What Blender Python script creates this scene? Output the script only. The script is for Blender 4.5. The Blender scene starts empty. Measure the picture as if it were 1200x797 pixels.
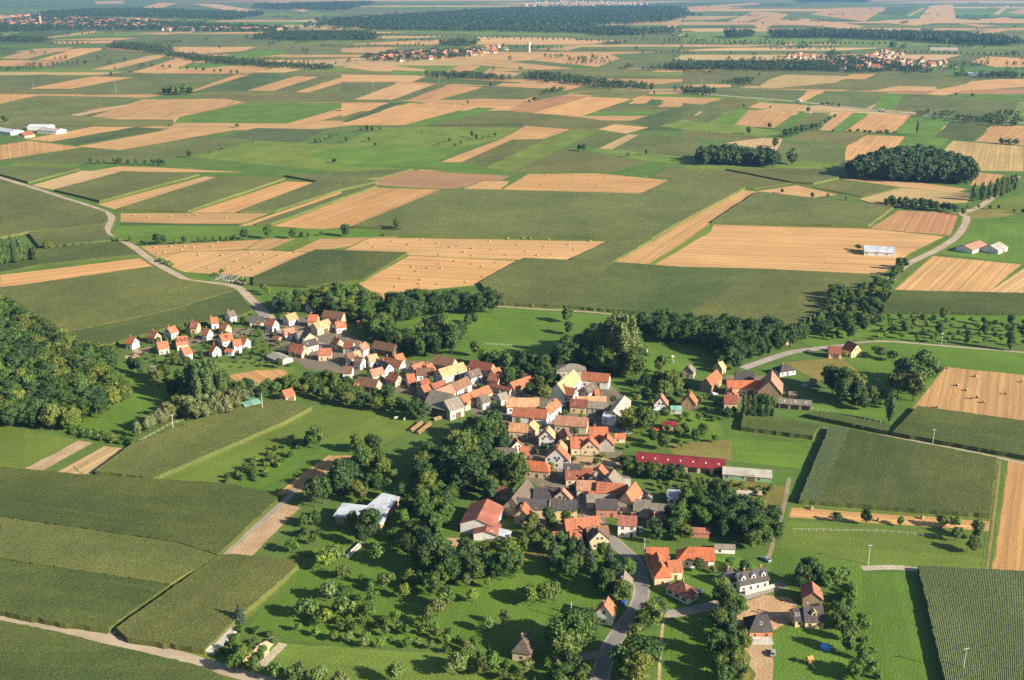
import bpy, bmesh, math, random
import numpy as np
from mathutils import Vector, Matrix
R_ = math.radians
sc = bpy.context.scene
COL = sc.collection
random.seed(7); RNG = np.random.default_rng(7)

# ------------------------------------------------------------------ camera, sky, sun, exposure
W_, H_, F_ = 1200.0, 797.0, 1250.0          # photograph frame, focal length in its pixels
CAMH, PITCH = 220.0, R_(18.7)
cam = bpy.data.cameras.new('camera'); camo = bpy.data.objects.new('camera', cam); COL.objects.link(camo)
cam.sensor_width = 36.0; cam.lens = 36.0 * F_ / W_; cam.clip_start = 1.0; cam.clip_end = 40000.0
camo.location = (0, 0, CAMH); camo.rotation_euler = (R_(90) - PITCH, 0, 0)
sc.camera = camo
SUN_EL, SUN_AZ = R_(25.0), R_(-27.0)        # azimuth measured from +X (right of frame) towards +Y
world = bpy.data.worlds.new('World'); sc.world = world; world.use_nodes = True
wn = world.node_tree
sky = wn.nodes.new('ShaderNodeTexSky'); sky.sky_type = 'NISHITA'; sky.sun_disc = False
sky.sun_elevation = SUN_EL; sky.sun_rotation = R_(90) - SUN_AZ; sky.air_density = 1.0; sky.dust_density = 1.2
wn.nodes['Background'].inputs['Strength'].default_value = 0.052
wn.links.new(sky.outputs[0], wn.nodes['Background'].inputs[0])
sun = bpy.data.lights.new('sun', 'SUN'); suno = bpy.data.objects.new('sun', sun); COL.objects.link(suno)
sun.energy = 5.0; sun.angle = R_(0.53); sun.color = (1.0, 0.88, 0.70)
sd = Vector((math.cos(SUN_EL) * math.cos(SUN_AZ), math.cos(SUN_EL) * math.sin(SUN_AZ), math.sin(SUN_EL)))
suno.rotation_euler = sd.to_track_quat('Z', 'Y').to_euler(); suno.location = (400, -100, 400)
sc.view_settings.view_transform = 'Standard'; sc.view_settings.look = 'None'
sc.view_settings.exposure = 1.3; sc.view_settings.gamma = 1.0; sc.view_settings.use_curve_mapping = False
sc.render.engine = 'CYCLES'
sc.cycles.max_bounces = 5; sc.cycles.diffuse_bounces = 2; sc.cycles.glossy_bounces = 1
sc.cycles.transmission_bounces = 2; sc.cycles.volume_bounces = 0; sc.cycles.transparent_max_bounces = 4
sc.cycles.use_denoising = False

# ------------------------------------------------------------------ photo pixel -> point of the ground (or of the level z)
_cp, _sp = math.cos(PITCH), math.sin(PITCH)
def G(px, py, z=0.0):
    u = (px - W_ / 2) / F_; v = (py - H_ / 2) / F_
    dy = _cp - v * _sp; dz = -_sp - v * _cp
    t = (CAMH - z) / -dz
    return Vector((u * t, dy * t, z))
def scale_at(py): return _cp * (py + 24.6) / CAMH      # photo pixels per metre

# ------------------------------------------------------------------ objects
def tag(o, label=None, cat=None, group=None, kind=None):
    if label: o['label'] = label
    if cat: o['category'] = cat
    if group: o['group'] = group
    if kind: o['kind'] = kind
    return o
def link(name, me, mats=(), parent=None, loc=None, rz=0.0, color=None):
    o = bpy.data.objects.new(name, me); COL.objects.link(o)
    if me is not None:
        for m in (mats if isinstance(mats, (list, tuple)) else [mats]):
            if m is not None: me.materials.append(m)
    if parent is not None: o.parent = parent
    if loc is not None: o.location = loc
    if rz: o.rotation_euler = (0, 0, rz)
    if color is not None: o.color = (*color, 1.0)
    return o
def empty(name, loc, rz=0.0):
    o = bpy.data.objects.new(name, None); COL.objects.link(o); o.location = loc; o.rotation_euler = (0, 0, rz)
    o.empty_display_size = 0.5
    return o
def copy_thing(root, loc, rz=0.0, scale=None):
    r = root.copy(); COL.objects.link(r); r.location = loc; r.rotation_euler = (0, 0, rz)
    if scale is not None: r.scale = scale
    for ch in root.children:
        c = ch.copy(); COL.objects.link(c); c.parent = r
        for g in ch.children:
            d = g.copy(); COL.objects.link(d); d.parent = c
    return r
class MB:
    """collects vertices and faces of ONE mesh"""
    def __init__(s): s.v = []; s.f = []; s.m = []
    def add(s, vs, fs, mi=0):
        k = len(s.v); s.v += [tuple(v) for v in vs]; s.f += [tuple(i + k for i in f) for f in fs]; s.m += [mi] * len(fs); return s
    def box(s, c, d, mi=0, rz=0.0):
        cx, cy, cz = c; x, y, z = d[0] / 2, d[1] / 2, d[2] / 2
        vs = [(-x, -y, -z), (x, -y, -z), (x, y, -z), (-x, y, -z), (-x, -y, z), (x, -y, z), (x, y, z), (-x, y, z)]
        ca, sa = math.cos(rz), math.sin(rz)
        vs = [(a * ca - b * sa + cx, a * sa + b * ca + cy, q + cz) for a, b, q in vs]
        return s.add(vs, [(3, 2, 1, 0), (4, 5, 6, 7), (0, 1, 5, 4), (1, 2, 6, 5), (2, 3, 7, 6), (3, 0, 4, 7)], mi)
    def tube(s, p, q, r0, r1=None, n=6, mi=0):
        r1 = r0 if r1 is None else r1; p = Vector(p); q = Vector(q); d = (q - p).normalized()
        a = d.orthogonal().normalized(); b = d.cross(a); vs = []
        for c, r in ((p, r0), (q, r1)):
            for i in range(n):
                t = 2 * math.pi * i / n; vs.append(c + (a * math.cos(t) + b * math.sin(t)) * r)
        fs = [(i, (i + 1) % n, n + (i + 1) % n, n + i) for i in range(n)] + [tuple(range(n - 1, -1, -1)), tuple(range(n, 2 * n))]
        return s.add(vs, fs, mi)
    def lathe(s, prof, n=16, c=(0, 0, 0), mi=0):
        vs = []; fs = []
        for r, z in prof:
            for i in range(n):
                t = 2 * math.pi * i / n; vs.append((c[0] + r * math.cos(t), c[1] + r * math.sin(t), c[2] + z))
        for k in range(len(prof) - 1):
            for i in range(n): fs.append((k * n + i, k * n + (i + 1) % n, (k + 1) * n + (i + 1) % n, (k + 1) * n + i))
        fs.append(tuple(range(n - 1, -1, -1))); fs.append(tuple(range((len(prof) - 1) * n, len(prof) * n)))
        return s.add(vs, fs, mi)
    def mesh(s, name):
        me = bpy.data.meshes.new(name); me.from_pydata(s.v, [], s.f)
        me.polygons.foreach_set('material_index', s.m); me.update(); return me
def np_mesh(name, verts, quads, mi=None):
    """verts (n,3), faces (m,k) with k = 3 or 4"""
    me = bpy.data.meshes.new(name); n, m, k = len(verts), len(quads), quads.shape[1]
    me.vertices.add(n); me.vertices.foreach_set('co', verts.astype(np.float32).ravel())
    me.loops.add(m * k); me.loops.foreach_set('vertex_index', quads.astype(np.int32).ravel())
    me.polygons.add(m); me.polygons.foreach_set('loop_start', np.arange(0, m * k, k, dtype=np.int32))
    if mi is not None: me.polygons.foreach_set('material_index', mi.astype(np.int32))
    me.update(calc_edges=True); return me
def inside(p, poly):
    x, y = p; c = False; n = len(poly); j = n - 1
    for i in range(n):
        xi, yi = poly[i]; xj, yj = poly[j]
        if (yi > y) != (yj > y) and x < (xj - xi) * (y - yi) / (yj - yi) + xi: c = not c
        j = i
    return c

# ------------------------------------------------------------------ materials
class NT:
    def __init__(s, name):
        s.m = bpy.data.materials.new(name); s.m.use_nodes = True; s.t = s.m.node_tree; s.b = s.t.nodes['Principled BSDF']
        s.b.inputs['Roughness'].default_value = 0.85; s.b.inputs['Specular IOR Level'].default_value = 0.15
    def n(s, typ, **kw):
        nd = s.t.nodes.new(typ)
        for k, v in kw.items():
            if k in nd.inputs: nd.inputs[k].default_value = v
            else: setattr(nd, k, v)
        return nd
    def l(s, a, b): s.t.links.new(a, b)
    def coord(s, scale=(1, 1, 1), out='Object'):
        tc = s.n('ShaderNodeTexCoord'); mp = s.n('ShaderNodeMapping'); mp.inputs['Scale'].default_value = scale
        s.l(tc.outputs[out], mp.inputs['Vector']); return mp.outputs[0]
    def noise(s, vec, scale, detail=3.0, rough=0.55, lo=0.3, hi=0.7):
        nz = s.n('ShaderNodeTexNoise', Scale=scale, Detail=detail, Roughness=rough); s.l(vec, nz.inputs['Vector'])
        mr = s.n('ShaderNodeMapRange'); mr.inputs[1].default_value = lo; mr.inputs[2].default_value = hi
        s.l(nz.outputs[0], mr.inputs[0]); return mr.outputs[0]
    def mix(s, fac, a, b, blend='MIX'):
        mx = s.n('ShaderNodeMix', data_type='RGBA', blend_type=blend)
        for sock, v in ((mx.inputs[0], fac), (mx.inputs[6], a), (mx.inputs[7], b)):
            if hasattr(v, 'links') or hasattr(v, 'is_linked'): s.l(v, sock)
            elif isinstance(v, (int, float)): sock.default_value = v
            else: sock.default_value = (*v, 1.0)
        return mx.outputs[2]
    def math(s, op, a, b=None):
        md = s.n('ShaderNodeMath', operation=op)
        for sock, v in zip(md.inputs, (a, b)):
            if v is None: continue
            if isinstance(v, (int, float)): sock.default_value = v
            else: s.l(v, sock)
        return md.outputs[0]
    def objcol(s):
        oi = s.n('ShaderNodeObjectInfo'); return oi.outputs['Color'], oi.outputs['Random']
    def gain(s, col, fac, lo, hi):
        """multiply a colour by lo..hi as fac goes 0..1"""
        mr = s.n('ShaderNodeMapRange'); mr.inputs[3].default_value = lo; mr.inputs[4].default_value = hi
        s.l(fac, mr.inputs[0]); vm = s.n('ShaderNodeVectorMath', operation='SCALE')
        s.l(col, vm.inputs[0]); s.l(mr.outputs[0], vm.inputs['Scale']); return vm.outputs[0]
    def bump(s, h, strength, dist):
        b = s.n('ShaderNodeBump', Strength=strength, Distance=dist); s.l(h, b.inputs['Height']); s.l(b.outputs[0], s.b.inputs['Normal'])
    def done(s, col, rough=None):
        if hasattr(col, 'is_linked'): s.l(col, s.b.inputs['Base Color'])
        else: s.b.inputs['Base Color'].default_value = (*col, 1)
        if rough is not None: s.b.inputs['Roughness'].default_value = rough
        return s.m
def plain(name, col, rough=0.8, var=0.15, nscale=1.0):
    t = NT(name); v = t.coord(); f = t.noise(v, nscale)
    rgb = t.n('ShaderNodeRGB'); rgb.outputs[0].default_value = (*col, 1)
    return t.done(t.gain(rgb.outputs[0], f, 1 - var, 1 + var), rough)
def tinted(name, rough=0.8, var=0.15, nscale=1.0, fine=4.0, fvar=0.1):
    t = NT(name); c, r = t.objcol(); v = t.coord()
    c = t.gain(c, t.noise(v, nscale), 1 - var, 1 + var); c = t.gain(c, t.noise(v, fine, 2), 1 - fvar, 1 + fvar)
    return t.done(c, rough)

def mat_corn():
    t = NT('maize'); c, r = t.objcol(); v = t.coord()
    big = t.noise(v, 0.010, 3); mid = t.noise(v, 0.09, 4, 0.65); fine = t.noise(v, 1.5, 3, 0.75, 0.3, 0.7)
    streak = t.noise(t.coord((0.012, 0.28, 0.3)), 1.0, 3)
    c = t.gain(c, big, 0.82, 1.16); c = t.mix(t.math('MULTIPLY', streak, 0.22), c, t.mix(0.6, c, (0.22, 0.185, 0.045)))
    c = t.mix(t.math('MULTIPLY', big, 0.35), c, t.mix(0.6, c, (0.22, 0.185, 0.045)))
    c = t.gain(c, mid, 0.9, 1.1); c = t.gain(c, fine, 0.5, 1.5)
    t.bump(fine, 0.8, 0.4)
    return t.done(c, 0.7)
def mat_rows():
    t = NT('row_crop'); c, r = t.objcol(); v = t.coord()
    wv = t.n('ShaderNodeTexWave', wave_type='BANDS', bands_direction='Y', Scale=0.55, Distortion=1.2, Detail=2.0)
    wv.inputs['Detail Scale'].default_value = 0.7; t.l(v, wv.inputs['Vector'])
    fine = t.noise(v, 0.9, 3, 0.7, 0.33, 0.67)
    c = t.mix(t.math('MULTIPLY', wv.outputs['Fac'], 0.5), c, (0.15, 0.19, 0.07)); c = t.gain(c, fine, 0.55, 1.45); c = t.gain(c, t.noise(v, 0.03), 0.85, 1.15)
    t.bump(t.math('ADD', fine, wv.outputs['Fac']), 1.0, 0.5)
    return t.done(c, 0.7)
def mat_stubble():
    t = NT('stubble'); c, r = t.objcol(); v = t.coord()
    swath = t.noise(t.coord((0.004, 0.16, 0.1)), 1.0, 3, 0.6, 0.3, 0.7)
    wv = t.n('ShaderNodeTexWave', wave_type='BANDS', bands_direction='Y', Scale=0.055, Distortion=0.6, Detail=1.0)
    t.l(v, wv.inputs['Vector'])
    tram = t.math('GREATER_THAN', wv.outputs['Fac'], 0.955)
    fin = t.n('ShaderNodeTexWave', wave_type='BANDS', bands_direction='Y', Scale=0.075, Distortion=2.5, Detail=2.0); t.l(v, fin.inputs['Vector'])
    c = t.gain(c, fin.outputs['Fac'], 0.93, 1.06); c = t.gain(c, swath, 0.74, 1.2); c = t.gain(c, t.noise(v, 0.015), 0.86, 1.1); c = t.gain(c, t.noise(v, 0.7, 2), 0.88, 1.12)
    c = t.mix(t.math('MULTIPLY', tram, 0.5), c, (0.22, 0.14, 0.06))
    t.bump(t.noise(v, 1.2, 2), 0.5, 0.15)
    return t.done(c, 0.9)
def mat_grass():
    t = NT('grass'); c, r = t.objcol(); v = t.coord()
    big = t.noise(v, 0.02, 4); mid = t.noise(v, 0.13, 4, 0.6); fine = t.noise(v, 1.1, 3, 0.7)
    c = t.mix(t.math('MULTIPLY', mid, 0.5), c, (0.105, 0.125, 0.028)); c = t.gain(c, big, 0.78, 1.18); c = t.gain(c, fine, 0.78, 1.24)
    mow = t.noise(t.coord((0.006, 0.22, 0.2)), 1.0, 2); c = t.gain(c, mow, 0.9, 1.08)
    t.bump(fine, 0.7, 0.2)
    return t.done(c, 0.85)
def mat_ground():
    t = NT('countryside'); v = t.coord()
    c = t.mix(t.noise(v, 0.0022, 4), (0.095, 0.132, 0.034), (0.062, 0.135, 0.020)); c = t.gain(c, t.noise(v, 0.05, 5, 0.65), 0.8, 1.2)
    c = t.gain(c, t.noise(v, 0.9, 3, 0.7), 0.75, 1.25)
    return t.done(c, 0.9)
def mat_dirt():
    t = NT('bare_earth'); c, r = t.objcol(); v = t.coord()
    c = t.gain(c, t.noise(v, 0.12, 4), 0.78, 1.15); c = t.gain(c, t.noise(v, 1.2, 3, 0.7), 0.8, 1.2)
    t.bump(t.noise(v, 1.0, 4), 0.6, 0.2); return t.done(c, 0.95)
def mat_asphalt():
    t = NT('asphalt'); c, r = t.objcol(); v = t.coord()
    c = t.gain(c, t.noise(v, 0.08, 4), 0.8, 1.15); c = t.gain(c, t.noise(v, 1.5, 3), 0.9, 1.1); return t.done(c, 0.85)
def mat_roof():
    t = NT('roof_tiles'); c, r = t.objcol(); v = t.coord()
    patch = t.noise(v, 0.22, 4, 0.6); fine = t.noise(v, 1.6, 3, 0.7); streak = t.noise(t.coord((1.3, 0.12, 0.12)), 1.0, 3)
    rows = t.n('ShaderNodeTexWave', wave_type='BANDS', bands_direction='Y', Scale=0.9, Distortion=0.5); t.l(v, rows.inputs['Vector'])
    c = t.mix(t.math('MULTIPLY', patch, 0.55), c, t.mix(0.65, c, (0.13, 0.08, 0.05))); c = t.gain(c, fine, 0.62, 1.38); c = t.gain(c, streak, 0.78, 1.16)
    c = t.gain(c, rows.outputs['Fac'], 0.92, 1.06)
    t.bump(t.math('ADD', fine, rows.outputs['Fac']), 0.5, 0.08); return t.done(c, 0.8)
def mat_sheet():
    t = NT('sheet_metal'); c, r = t.objcol(); v = t.coord()
    rib = t.n('ShaderNodeTexWave', wave_type='BANDS', bands_direction='X', Scale=0.8); t.l(v, rib.inputs['Vector'])
    c = t.gain(c, t.noise(v, 0.18, 4), 0.72, 1.15); c = t.gain(c, rib.outputs['Fac'], 0.93, 1.05); c = t.gain(c, t.noise(t.coord((0.9, 0.1, 0.1)), 1.0, 3), 0.88, 1.08)
    return t.done(c, 0.55)
def mat_wall():
    t = NT('plaster'); c, r = t.objcol(); v = t.coord()
    c = t.gain(c, t.noise(v, 0.35, 4), 0.82, 1.08); c = t.gain(c, t.noise(v, 2.0, 3), 0.92, 1.06); return t.done(c, 0.9)
def mat_timbered():
    t = NT('half_timbered'); c, r = t.objcol(); v = t.coord()
    def band(sock, period, w):
        a = t.math('FRACT', t.math('DIVIDE', sock, period)); return t.math('LESS_THAN', a, w)
    sx = t.n('ShaderNodeSeparateXYZ'); t.l(v, sx.inputs[0])
    h = t.math('ADD', sx.outputs[0], sx.outputs[1])
    m = t.math('MAXIMUM', band(sx.outputs[2], 1.6, 0.16), band(h, 1.7, 0.15))
    m = t.math('MAXIMUM', m, band(t.math('ADD', h, sx.outputs[2]), 3.4, 0.07))
    c = t.gain(c, t.noise(v, 0.5, 3), 0.85, 1.08); return t.done(t.mix(m, c, (0.06, 0.035, 0.02)), 0.9)
def mat_boards():
    t = NT('weathered_boards'); c, r = t.objcol(); v = t.coord()
    c = t.gain(c, t.noise(t.coord((2.5, 2.5, 0.15)), 1.0, 3), 0.6, 1.3); return t.done(c, 0.9)
def mat_leaf(name, hi=(1.25, 1.2, 0.9), lo=(0.75, 0.8, 0.85), transl=0.22, mass=False):
    t = NT(name); c, r = t.objcol(); v = t.coord()
    if mass: c = t.n('ShaderNodeAttribute', attribute_type='INSTANCER', attribute_name='tint').outputs['Color']
    f = t.noise(v, 0.55, 3, 0.6, 0.3, 0.7); g = t.noise(v, 3.1, 2, 0.6, 0.3, 0.7)
    hi_ = t.mix(1.0, c, hi, 'MULTIPLY'); lo_ = t.mix(1.0, c, lo, 'MULTIPLY'); c = t.mix(f, lo_, hi_); c = t.gain(c, g, 0.7, 1.35)
    t.l(c, t.b.inputs['Base Color']); t.b.inputs['Roughness'].default_value = 0.6; t.b.inputs['Specular IOR Level'].default_value = 0.25
    tr = t.n('ShaderNodeBsdfTranslucent'); t.l(t.mix(1.0, c, (1.2, 1.3, 0.6), 'MULTIPLY'), tr.inputs[0])
    ms = t.n('ShaderNodeMixShader'); ms.inputs[0].default_value = transl
    t.l(t.b.outputs[0], ms.inputs[1]); t.l(tr.outputs[0], ms.inputs[2]); t.l(ms.outputs[0], t.t.nodes['Material Output'].inputs[0])
    return t.m
M = dict(corn=mat_corn(), rows=mat_rows(), stubble=mat_stubble(), grass=mat_grass(), ground=mat_ground(), dirt=mat_dirt(), asphalt=mat_asphalt(),
         roof=mat_roof(), sheet=mat_sheet(), wall=mat_wall(), timber=mat_timbered(), boards=mat_boards(), leaf=mat_leaf('leaves'), leafmass=mat_leaf('leaves_of_the_mass', mass=True),
         bark=plain('bark', (0.09, 0.065, 0.045), 0.9, 0.3, 3), glass=plain('window_glass', (0.02, 0.025, 0.03), 0.25, 0.1),
         frame=plain('window_frame', (0.55, 0.52, 0.47), 0.6, 0.1), brick=plain('chimney_brick', (0.30, 0.12, 0.07), 0.9, 0.25, 3),
         paint=tinted('paint', 0.5, 0.05), wood=plain('wood', (0.26, 0.17, 0.09), 0.85, 0.3, 2), stone=plain('stone', (0.42, 0.40, 0.36), 0.9, 0.25, 1),
         concrete=plain('concrete', (0.45, 0.43, 0.39), 0.9, 0.2, 0.5), straw=plain('straw', (0.36, 0.26, 0.13), 0.95, 0.25, 2), rubber_and_bay_shade=plain('rubber_and_bay_shade', (0.02, 0.02, 0.02), 0.8))
# ------------------------------------------------------------------ ground sheet and fields
gx0, gx1, gy0, gy1 = -9000.0, 9000.0, -260.0, 14500.0
gm = MB(); gm.add([(gx0, gy0, 0), (gx1, gy0, 0), (gx1, gy1, 0), (gx0, gy1, 0)], [(0, 1, 2, 3)])
tag(link('ground', gm.mesh('ground'), M['ground']), kind='structure')

CROP = dict(P=(0, 0, 1), a1=(0, 0, 3), a2=(400, 0, 3), a3=(800, 0, 3), a4=(0, 200, 3), a5=(400, 200, 3), a6=(800, 200, 3))
#        name            material  height  colour
FT = {'C': ('maize_field', 'corn', 2.3, (0.084, 0.112, 0.033)),
      'K': ('maize_field', 'corn', 2.3, (0.046, 0.083, 0.022)),
      'R': ('maize_field', 'rows', 2.3, (0.060, 0.092, 0.036)),
      'O': ('bean_field', 'corn', 0.6, (0.108, 0.118, 0.034)),
      'D': ('beet_field', 'corn', 0.5, (0.034, 0.078, 0.020)),
      'G': ('meadow', 'grass', 0.0, (0.084, 0.175, 0.020)),
      'L': ('meadow', 'grass', 0.0, (0.130, 0.190, 0.029)),
      'Y': ('dry_grass', 'grass', 0.0, (0.20, 0.17, 0.05)),
      'S': ('stubble_field', 'stubble', 0.0, (0.44, 0.262, 0.112)),
      'Q': ('stubble_field', 'stubble', 0.0, (0.46, 0.31, 0.15)),
      'B': ('stubble_field', 'stubble', 0.0, (0.34, 0.19, 0.095)),
      'W': ('wheat_field', 'stubble', 0.5, (0.41, 0.30, 0.13)),
      'M': ('grass_margin', 'grass', 0.0, (0.125, 0.165, 0.03)),
      'E': ('bare_earth', 'dirt', 0.0, (0.36, 0.25, 0.15)),
      'V': ('courtyard', 'dirt', 0.0, (0.165, 0.14, 0.105)),
      'A': ('courtyard', 'asphalt', 0.0, (0.075, 0.072, 0.07))}
FIELD_OUT = []      # (pixel polygon, type): where trees may not be scattered
_boxes = []
def touching(A, B):
    """do two outlines (lists of (x, y)) share ground? Sampled along their edges"""
    for P, Q in ((A, B), (B, A)):
        n = len(P)
        for i in range(n):
            (ax, ay), (bx, by) = P[i], P[(i + 1) % n]
            for t in ((0, .25, .5, .75) if n < 40 else (0,)):
                if inside((ax + (bx - ax) * t, ay + (by - ay) * t), Q): return True
    return False
def next_layer(pts, ribbon=False):
    P = [(p.x, p.y) for p in pts]; x0, x1, y0, y1 = min(p[0] for p in P), max(p[0] for p in P), min(p[1] for p in P), max(p[1] for p in P)
    k = 1 + max([b[4] for b in _boxes if b[0] < x1 and b[1] > x0 and b[2] < y1 and b[3] > y0 and touching(P, b[5])], default=0)
    _boxes.append((x0, x1, y0, y1, k, P)); return k
def field_from_points(ty, pts, jitter=True, flat=False):
    name, mk, h, colr = FT[ty]
    if flat: h = 0.0
    k = next_layer(pts)
    z = 0.004 * k
    # direction of the longest edge = direction of the rows
    n = len(pts); best = max(range(n), key=lambda i: (pts[(i + 1) % n] - pts[i]).length)
    d = pts[(best + 1) % n] - pts[best]; rz = math.atan2(d.y, d.x)
    c = sum(pts, Vector()) / n
    ring = []
    dist = c.length; step = max(6.0, dist / 70) if not h or dist > 800 else 2.2
    for i in range(n):
        a, b = pts[i], pts[(i + 1) % n]; L = (b - a).length; m = max(1, min(160, int(L / step)))
        for j in range(m):
            p = a.lerp(b, j / m)
            if jitter and j: p = p + Vector((RNG.normal(), RNG.normal(), 0)) * (0.22 if step < 3 else min(0.3, step * 0.05))
            ring.append(p)
    ca, sa = math.cos(-rz), math.sin(-rz)
    loc = [((p.x - c.x) * ca - (p.y - c.y) * sa, (p.x - c.x) * sa + (p.y - c.y) * ca) for p in ring]
    m = len(loc); v = [(x, y, h) for x, y in loc]; area = sum(loc[i][0] * loc[(i + 1) % m][1] - loc[(i + 1) % m][0] * loc[i][1] for i in range(m))
    f = [tuple(range(m)) if area > 0 else tuple(range(m - 1, -1, -1))]
    if h:
        v += [(x, y, -0.004 * k) for x, y in loc]
        f += [(i, m + i, m + (i + 1) % m, (i + 1) % m) if area > 0 else ((i + 1) % m, m + (i + 1) % m, m + i, i) for i in range(m)]
    me = bpy.data.meshes.new(name); me.from_pydata(v, [], f); me.update()
    q = RNG.uniform(0.88, 1.13); hue = RNG.uniform(-0.06, 0.06)
    col = (colr[0] * q * (1 + hue), colr[1] * q, colr[2] * q * (1 - hue))
    return tag(link(name, me, M[mk], loc=(c.x, c.y, z), rz=rz, color=col), kind='structure')
def F(ty, crop, *xy):
    ox, oy, s = CROP[crop]
    px = [(ox + xy[i] / s, oy + xy[i + 1] / s) for i in range(0, len(xy), 2)]
    FIELD_OUT.append((px, ty))
    pts = [G(x, y) for x, y in px]
    if crop not in ('a1', 'a2', 'a3') and ty in 'CKRSQBWE': margin(pts, 1.6 if min(p.y for p in pts) < 700 else 2.4)
    return field_from_points(ty, pts, flat=crop in ('a1', 'a2', 'a3'))
def margin(pts, w):
    """the strip of rough grass that shows around a field"""
    n = len(pts); A = sum(pts[i].x * pts[(i + 1) % n].y - pts[(i + 1) % n].x * pts[i].y for i in range(n)); sg = 1 if A > 0 else -1; out = []
    for i in range(n):
        a, b, c = pts[i - 1], pts[i], pts[(i + 1) % n]; d0 = (b - a).normalized(); d1 = (c - b).normalized()
        nn = Vector((d0.y + d1.y, -d0.x - d1.x, 0)) * sg; nn = nn.normalized() if nn.length > 0.1 else Vector((0, 0, 0)); out.append(b + nn * w)
    field_from_points('M', out)
# far patchwork: narrow strips in blocks
def far_strips():
    r = random.Random(11)
    for band in range(15):
        y0 = 1650 * 1.155 ** band; dep = 1650 * 1.155 ** (band + 1) - y0
        half = y0 * 0.5 + 150; x = -half
        while x < half:
            wid = r.uniform(0.10, 0.2) * y0 + 120; skew = r.uniform(0.3, 1.6) * dep
            ns = r.randint(1, 3) if band > 8 else r.randint(2, 4)
            yy = y0
            for k in range(ns):
                d = dep / ns
                ty = r.choices('SQBWCODGL', (22, 8, 3, 6, 22, 21, 8, 6, 10))[0]
                o = skew * (yy - y0) / dep; o2 = skew * (yy + d - y0) / dep
                pts = [Vector((x + o, yy, 0)), Vector((x + o + wid - 8, yy + r.uniform(-.1, .1) * d, 0)), Vector((x + o2 + wid - 8, yy + d - 6, 0)), Vector((x + o2, yy + d - 6, 0))]
                field_from_points(ty, pts, flat=True)
                yy += d
            x += wid
far_strips()
# --- far left
F('S','a1',0,205,120,172,265,166,90,208); F('S','a1',130,210,280,170,370,170,230,210); F('S','a1',0,212,110,212,30,232,0,234)
F('C','a1',230,212,370,172,520,185,530,195,400,232,160,235); F('S','a1',320,245,520,197,580,198,400,245); F('C','a1',400,246,582,199,618,207,460,254)
F('S','a1',460,255,620,208,700,212,560,258); F('S','a1',550,258,720,238,930,228,985,236,870,260); F('G','a1',620,240,700,220,840,228,720,240)
F('C','a1',90,315,0,310,0,270,150,262,300,268); F('S','a1',100,312,330,268,470,272,250,312); F('C','a1',250,316,470,274,620,268,860,258,690,318,560,330,300,334)
F('S','a1',0,330,130,334,0,365); F('C','a1',0,368,135,336,470,342,380,370,240,404,0,412); F('S','a1',670,320,830,262,880,264,690,322)
F('D','a1',680,322,880,262,1040,262,780,340); F('S','a1',780,345,1040,268,1120,270,900,345,860,358); F('C','a1',880,345,1120,270,1180,274,970,345)
F('S','a1',960,348,1200,272,1200,290,1010,350); F('C','a1',1020,350,1200,292,1200,354); F('S','a1',320,410,500,350,870,345,850,360,610,418)
F('Q','a1',240,405,440,368,450,372,280,408); F('G','a1',612,432,630,412,870,360,1200,362,1200,380,1010,434); F('S','a1',1010,435,1200,380,1200,405,1080,437)
F('O','a1',0,415,240,404,420,420,610,420,610,444,240,440,0,432); F('S','a1',90,490,330,445,470,447,180,498); F('K','a1',180,500,470,448,600,452,270,510)
F('S','a1',270,515,600,455,820,458,420,528); F('R','a1',780,482,900,450,1150,455,1060,500,1000,502); F('C','a1',430,528,700,478,880,492,660,552)
F('L','P',227,184,300,165,400,169,440,150,507,149,607,150,587,163,543,172,490,199,400,201,300,192); F('S','a1',0,510,100,495,290,518,0,562); F('C','a1',0,566,290,522,420,532,640,555,500,570,280,575,100,572)
F('L','a1',0,592,60,572,280,577,190,606,0,612); F('S','a1',300,604,420,585,580,590,860,606); F('D','a1',0,165,100,170,0,195); F('D','a1',20,130,100,103,330,103,170,130)
F('S','a1',160,132,340,108,330,117,172,134); F('S','a1',600,185,640,165,900,165,850,180,660,192); F('G','a1',760,200,960,172,1010,190,850,206)
F('S','a1',480,150,590,130,660,140,580,150); F('S','a1',480,117,690,110,640,126); F('L','a1',600,75,660,62,780,70,740,80); F('S','a1',450,40,560,10,620,10,560,32)
F('S','a1',680,14,760,14,920,40,860,48); F('S','a1',940,8,1010,5,1085,38,1060,42); F('C','a1',340,150,620,118,900,125,1000,150,700,160); F('S','a1',180,148,400,142,390,152,200,154)
F('S','a1',330,5,430,2,440,12,340,14); F('O','a1',600,330,780,345,860,360,1200,352,1200,330,900,318)
# --- far middle
F('S','a2',0,262,300,266,240,290,0,286); F('C','a2',0,290,195,288,60,346,0,352); F('S','a2',45,350,200,292,330,296,180,350); F('C','a2',180,351,332,298,372,300,232,351)
F('B','a2',232,351,372,301,420,303,290,352); F('S','a2',290,352,420,303,500,306,350,350); F('K','a2',250,288,300,272,640,290,560,303); F('S','a2',540,302,570,292,800,295,850,302,790,318,720,312)
F('C','a2',400,345,510,308,720,314,700,332,640,350); F('S','a2',0,412,0,364,170,362); F('D','a2',0,428,165,363,222,362,20,430); F('S','a2',0,440,20,430,240,362,460,376,220,440)
F('G','a2',230,440,480,378,545,380,310,440); F('S','a2',190,352,600,350,660,372,430,374); F('B','a2',580,392,640,360,790,335,870,340,700,398); F('S','a2',670,398,870,340,1020,348,840,410)
F('O','a2',370,428,560,388,840,412,960,430,880,457,620,440); F('K','a2',310,438,640,430,645,446,300,444); F('Q','a2',905,455,960,437,1080,448,1000,470)
F('G','P',360,180,400,172,470,170,543,173,495,197,400,196)
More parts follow.
